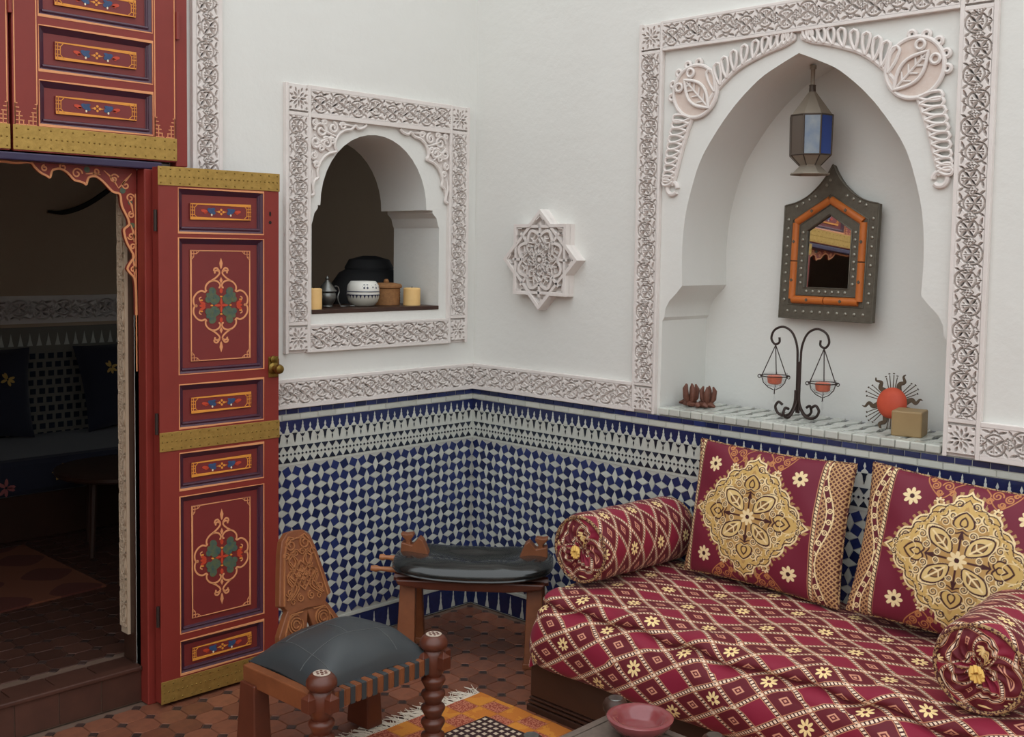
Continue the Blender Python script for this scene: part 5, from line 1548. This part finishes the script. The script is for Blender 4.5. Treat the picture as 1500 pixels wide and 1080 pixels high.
# sun ornament leaning on the back wall
su = empty('sun_ornament', T(.190, -1.815, SH + .085) @ RIGHT @ RX(-12), 'round red sun face with bronze rays behind the square candle', 'ornament')
MB().lathe([(.050, -.004), (.052, .004), (.046, .014), (.030, .021), (.010, .024)], 36, M=RX(90)).build('disc', 'sun_red', su, smooth=True)
for k in range(12):
    a = k * 30 + 8
    ray = MB(); M2 = RY(-a)
    if k % 2 == 0:
        pts = spline([(.046, 0), (.066, .008), (.080, -.004), (.094, .008), (.104, .004)], 5)
        ray.ribbon(pts, [.018 * (1 - i / (len(pts) - 1)) + .002 for i in range(len(pts))], 0, .004, M=M2)
    else:
        for da in (-.22, -.08, .08, .22):
            e_ = .098 - abs(da) * .05
            ray.tube([(.046 * math.cos(da), -.002, .046 * math.sin(da)), (e_ * math.cos(da), -.002, e_ * math.sin(da))], .0016, 5, M=M2)
            ray.tube([((e_ + .003) * math.cos(da), -.003, (e_ + .003) * math.sin(da)), ((e_ + .006) * math.cos(da), -.003, (e_ + .006) * math.sin(da))], .0034, 6, M=M2)
    ray.build('ray', 'bronze', su)
MB().tube([(0, .006, .02), (0, .075, -.080)], .003, 6).build('prop', 'bronze', su)

# square candle
q4 = .047
ca_ = tag(MB().box(-q4, q4, -q4, q4, 0, .082).build('square_candle', 'soap', bevel=.005, M=T(.105, -1.915, SH) @ RZ(12)), 'square olive brown candle block on the niche shelf', 'candle')
# dried pods
pd = empty('dried_pods', T(.105, -1.100, SH), 'cluster of dried brown open seed pods on the niche shelf', 'dried pods')
for cx, cy, h, n in ((-.01, .025, .085, 5), (.012, -.038, .080, 4)):
    for k in range(n):
        a = 2 * PI * k / n + .4
        tl = .010 + .004 * (k % 2)
        MB().tube([(cx + .006 * math.cos(a), cy + .006 * math.sin(a), .012), (cx + .020 * math.cos(a), cy + .020 * math.sin(a), .035), (cx + .024 * math.cos(a), cy + .024 * math.sin(a), h * .8), (cx + .018 * math.cos(a), cy + .018 * math.sin(a), h)], [.006, .011, .009, .003], 8).build('pod', 'pod', pd, smooth=True)
bs_ = MB()
for k in range(9):
    a = k * .7; r_ = .03 + .006 * (k % 3)
    bs_.tube([(.3 * r_ * math.cos(a), .4 * r_ * math.sin(a), .010), (.8 * r_ * math.cos(a), 1.6 * r_ * math.sin(a), .014), (.9 * r_ * math.cos(a), 2.3 * r_ * math.sin(a) * .9, .008)], [.008, .011, .004], 8)
bs_.build('husk', 'pod', pd, smooth=True)

# ================================================================== SMALL OPENING
sh = tag(MB().box(-.849, -.208, -.004, .30, 1.300, 1.316).build('shelf_board', 'wood_dark', bevel=.002), 'thin dark shelf board across the small arched opening', 'shelf')
SZ = 1.3162
def pillar(x, y, r_, h, label):
    o = empty('pillar_candle', T(x, y, SZ), label, 'candle')
    MB().lathe([(r_, 0), (r_, h - .004), (r_ - .004, h), (r_ * .5, h - .003), (.003, h - .004)], 28).build('wax', 'candle', o, smooth=True)
    MB().tube([(0, 0, h - .005), (.001, 0, h + .006)], .0013, 6).build('wick', 'shadow_gap', o)
pillar(-.815, .035, .032, .080, 'cream pillar candle against the door-side jamb of the small opening')
pillar(-.285, .080, .036, .073, 'cream pillar candle beside the woven basket in the small opening')
sb = empty('sugar_bowl', T(-.690, .120, SZ) @ SC(.78, .78, .78), 'small pewter sugar bowl with conical lid and chain beside a candle', 'sugar bowl')
MB().lathe([(.028, 0), (.032, .004), (.026, .012), (.040, .030), (.046, .052), (.043, .070), (.036, .078)], 28).build('bowl', 'pewter', sb, smooth=True)
ld = MB().lathe([(.044, .078), (.048, .082), (.046, .088), (.034, .104), (.032, .108), (.022, .120), (.020, .124), (.010, .134), (.006, .140), (.010, .146), (.004, .156), (.001, .160)], 28).build('lid', 'pewter', sb, smooth=True)
MB().tube([(x, -.02, z) for x, z in spline([(.030, .106), (.050, .104), (.060, .080), (.052, .055), (.056, .03), (.07, .006)], 5)], .0035, 6).build('handle', 'pewter', sb, smooth=True)
MB().tube([(x, y_, .004) for x, y_ in spline([(.07, -.02), (.10, -.03), (.13, -.01), (.16, -.02)], 5)], .003, 6).build('chain', 'pewter', sb, smooth=True)
# ceramic pot with lid
cpz = empty('ceramic_pot', T(-.515, .115, SZ) @ SC(.86, .86, .86), 'round white ceramic pot with dark painted bands and lid', 'pot')
MB().lathe([(.040, 0), (.054, .004), (.070, .024), (.077, .046), (.0765, .052)], 40).build('body', 'ceramic_grey', cpz, smooth=True)
MB().lathe([(.0768, .052), (.0775, .056), (.0775, .070), (.0765, .074)], 40).build('band', 'ceramic_white', cpz, smooth=True)
ldp = MB().lathe([(.0765, .074), (.077, .080), (.073, .100), (.062, .116), (.058, .119), (.010, .121)], 40).build('lid', 'ceramic_white', cpz, smooth=True)
dm = MB()
for z_ in (.0555, .0705): dm.tube([(.0778 * math.cos(t_), .0778 * math.sin(t_), z_) for t_ in np.linspace(0, 2 * PI, 48, endpoint=False)], .0022, 5, closed=True)
for k in range(26):
    a = 2 * PI * k / 26; a2 = a + .075; am = a + .0375
    p = lambda t_, r_, z_: (r_ * math.cos(t_), r_ * math.sin(t_), z_)
    dm.add([p(a - .03, .0782, .0535), p(a2 + .03, .0782, .0535), p(am, .0772, .038)], [(0, 1, 2)])
dm.build('painted_bands', 'ceramic_blue', cpz)
dm = MB()
for a, kind_ in ((-128, 0), (-112, 1), (-95, 2), (-78, 0), (-60, 2)):
    for (da, z_, r2) in (((0, .094, 0), (4, .100, 0), (4, .088, 0), (8, .094, 0)) if kind_ == 0 else ((0, .088, 0), (3, .094, 0), (0, .100, 0)) if kind_ == 1 else ((0, .096, 0), (5, .090, 0))):
        t_ = R(a + da); rr = .0765 - (z_ - .080) * .28
        dm.lathe([(.0062, 0), (.005, .0012)], 6, M=T(rr * math.cos(t_), rr * math.sin(t_), z_) @ RZ(a + da) @ RY(82))
dm.build('painted_motifs', 'ceramic_blue', ldp)
# basket
bk_ = empty('woven_basket', T(-.350, .170, SZ), 'small round woven basket with lid behind the ceramic pot', 'basket')
mbk = MB(); n_ = 12
mbk.lathe([(.058 + .0016 * (i % 2), .0058 * i) for i in range(13)], 36); mbk.build('body', 'basket', bk_, smooth=True)
ldk = MB().lathe([(.062, .070), (.066, .073), (.066, .082), (.060, .088), (.030, .092), (.006, .093)], 36).build('lid', 'basket', bk_, smooth=True)
MB().lathe([(.009, .091), (.012, .098), (.008, .106), (.002, .108)], 14).build('knob', 'basket', ldk, smooth=True)
# dark round pot behind
dk_ = empty('dark_pot', T(-.055, .66, .127), 'large dark round vessel standing in the dim room behind the small opening', 'vessel')
MB().lathe([(.12, 0), (.16, .05), (.15, .5), (.16, 1.0), (.13, 1.06)], 32).build('pedestal', 'dark_iron', dk_, smooth=True)
MB().lathe([(.10, 1.06), (.165, 1.12), (.185, 1.19), (.175, 1.26), (.14, 1.31), (.112, 1.325), (.115, 1.335), (.095, 1.372), (.03, 1.39)], 36).build('vessel', 'dark_iron', dk_, smooth=True)
# framed picture
pc = empty('framed_picture', T(.84, 2.548, 1.60), 'small dark framed picture on the wall of the dim room', 'picture')
MB().prism(rect(-.055, .055, -.10, .15), -.02, 0, holes=[rect(-.03, .03, -.07, .12)]).build('frame', 'shadow_gap', pc, bevel=.003)
MB().box(-.032, .032, -.010, -.004, -.072, .122).build('picture', 'dark_room', pc)

# ================================================================== DIM ROOM
tr = struct(MB().box(-2.4, 1.6, 2.535, 2.55, 1.12, 1.27).build('trim_%d' % (Trim.n + 3), 'stucco'), 'dim carved stucco band on the back wall of the room', 'carved trim')
for i in range(11):
    link('carved_panel', me_band, None, tr, M=T(-2.2 + i * .24, 2.535, 1.195) @ SC(1.5, 1, 1.3))
sw_ = empty('sabre', T(-.625, 2.53, 1.745) @ RY(-14) @ SC(.8, 1, .7), 'curved dark sabre hung on the beige wall of the dim room', 'sword')
cur = spline([(-.20, .03), (-.10, -.005), (.02, 0), (.14, .035), (.26, .09)], 8)
MB().ribbon(cur, [.014 + .026 * min(i, 10) / 10 for i in range(len(cur))], 0, .012).build('scabbard', 'shadow_gap', sw_)
MB().tube([(.26, -.012, .09), (.31, -.012, .12), (.34, -.012, .15)], [.014, .012, .017], 8).build('hilt', 'dark_iron', sw_, smooth=True)
bn = empty('banquette', T(-.95, 2.15, STEP), 'low dark banquette along the back wall of the dim room', 'bench')
MB().box(-1.1, 1.35, -.30, .37, 0, .22).build('base', 'wood_dark', bn, bevel=.006)
MB().box(-1.1, 1.35, -.33, .36, .22, .40).build('seat_pad', 'navy_cloth', bn, bevel=.03)
r5 = random.Random(11)
fl = MB(); fp = MB()
def blossom(mb_, x, y, z, r_):
    for k in range(6):
        a = k * PI / 3 + r5.random()
        mb_.disc(x + r_ * .6 * math.cos(a), z + r_ * .6 * math.sin(a), r_ * .5, y, .002, seg=7, rz=r_ * .22, ang=a)
for i in range(10): blossom(fl if i % 3 else fp, -1.0 + i * .23 + r5.uniform(-.05, .05), -.332, .30 + r5.uniform(-.05, .05), .04)
tag(fl.build('seat_flowers', 'flower_print', bn), kind='stuff'); tag(fp.build('seat_blossoms', 'pink_print', bn), kind='stuff')
def floral(x, z, w, h, label, tilt):
    c_ = empty('floral_cushion', T(x, 2.40, z) @ RX(-14) @ RY(tilt), label, 'cushion', 'cushions on the banquette')
    V, F = pillow_grid(w, h, .07, 20)
    MB().add([(a, -c, b) for a, b, c in V], F).build('cover', 'navy_cloth', c_, smooth=True, angle=80)
    f1 = MB()
    for k in range(3): blossom(f1, r5.uniform(-.4, .4) * w, -.075 + .0, r5.uniform(-.4, .4) * h, .035)
    tag(f1.build('printed_flowers', 'flower_print', c_), kind='stuff')
floral(-1.17, .78, .24, .24, 'navy floral cushion on the banquette toward the far end of the room', 3)
floral(-.42, .78, .25, .24, 'navy floral cushion on the banquette behind the red door post', -4)
# low table and rug in the room
rt = empty('room_table', T(-.90, 1.42, STEP + .001), 'low dark wooden table in the dim room', 'table')
MB().lathe([(.30, .36), (.31, .37), (.31, .385), (.28, .39)], 36).build('top', 'wood_dark', rt, smooth=True)
for k in range(4):
    a = k * PI / 2 + .4
    MB().tube([(.20 * math.cos(a), .20 * math.sin(a), .365), (.22 * math.cos(a), .22 * math.sin(a), .005)], [.018, .014], 8).build('leg', 'wood_dark', rt)
rr_ = MB(); rr_.add([(-2.3, .80, STEP), (-1.24, .90, STEP), (-1.24, 1.75, STEP), (-2.3, 1.75, STEP), (-2.3, .80, STEP + .008), (-1.24, .90, STEP + .008), (-1.24, 1.75, STEP + .008), (-2.3, 1.75, STEP + .008)],
        [(0, 3, 2, 1), (4, 5, 6, 7), (0, 1, 5, 4), (1, 2, 6, 5), (2, 3, 7, 6), (3, 0, 4, 7)])
tag(rr_.build('room_rug', 'room_rug'), 'worn reddish patterned rug on the floor of the dim room', 'rug')
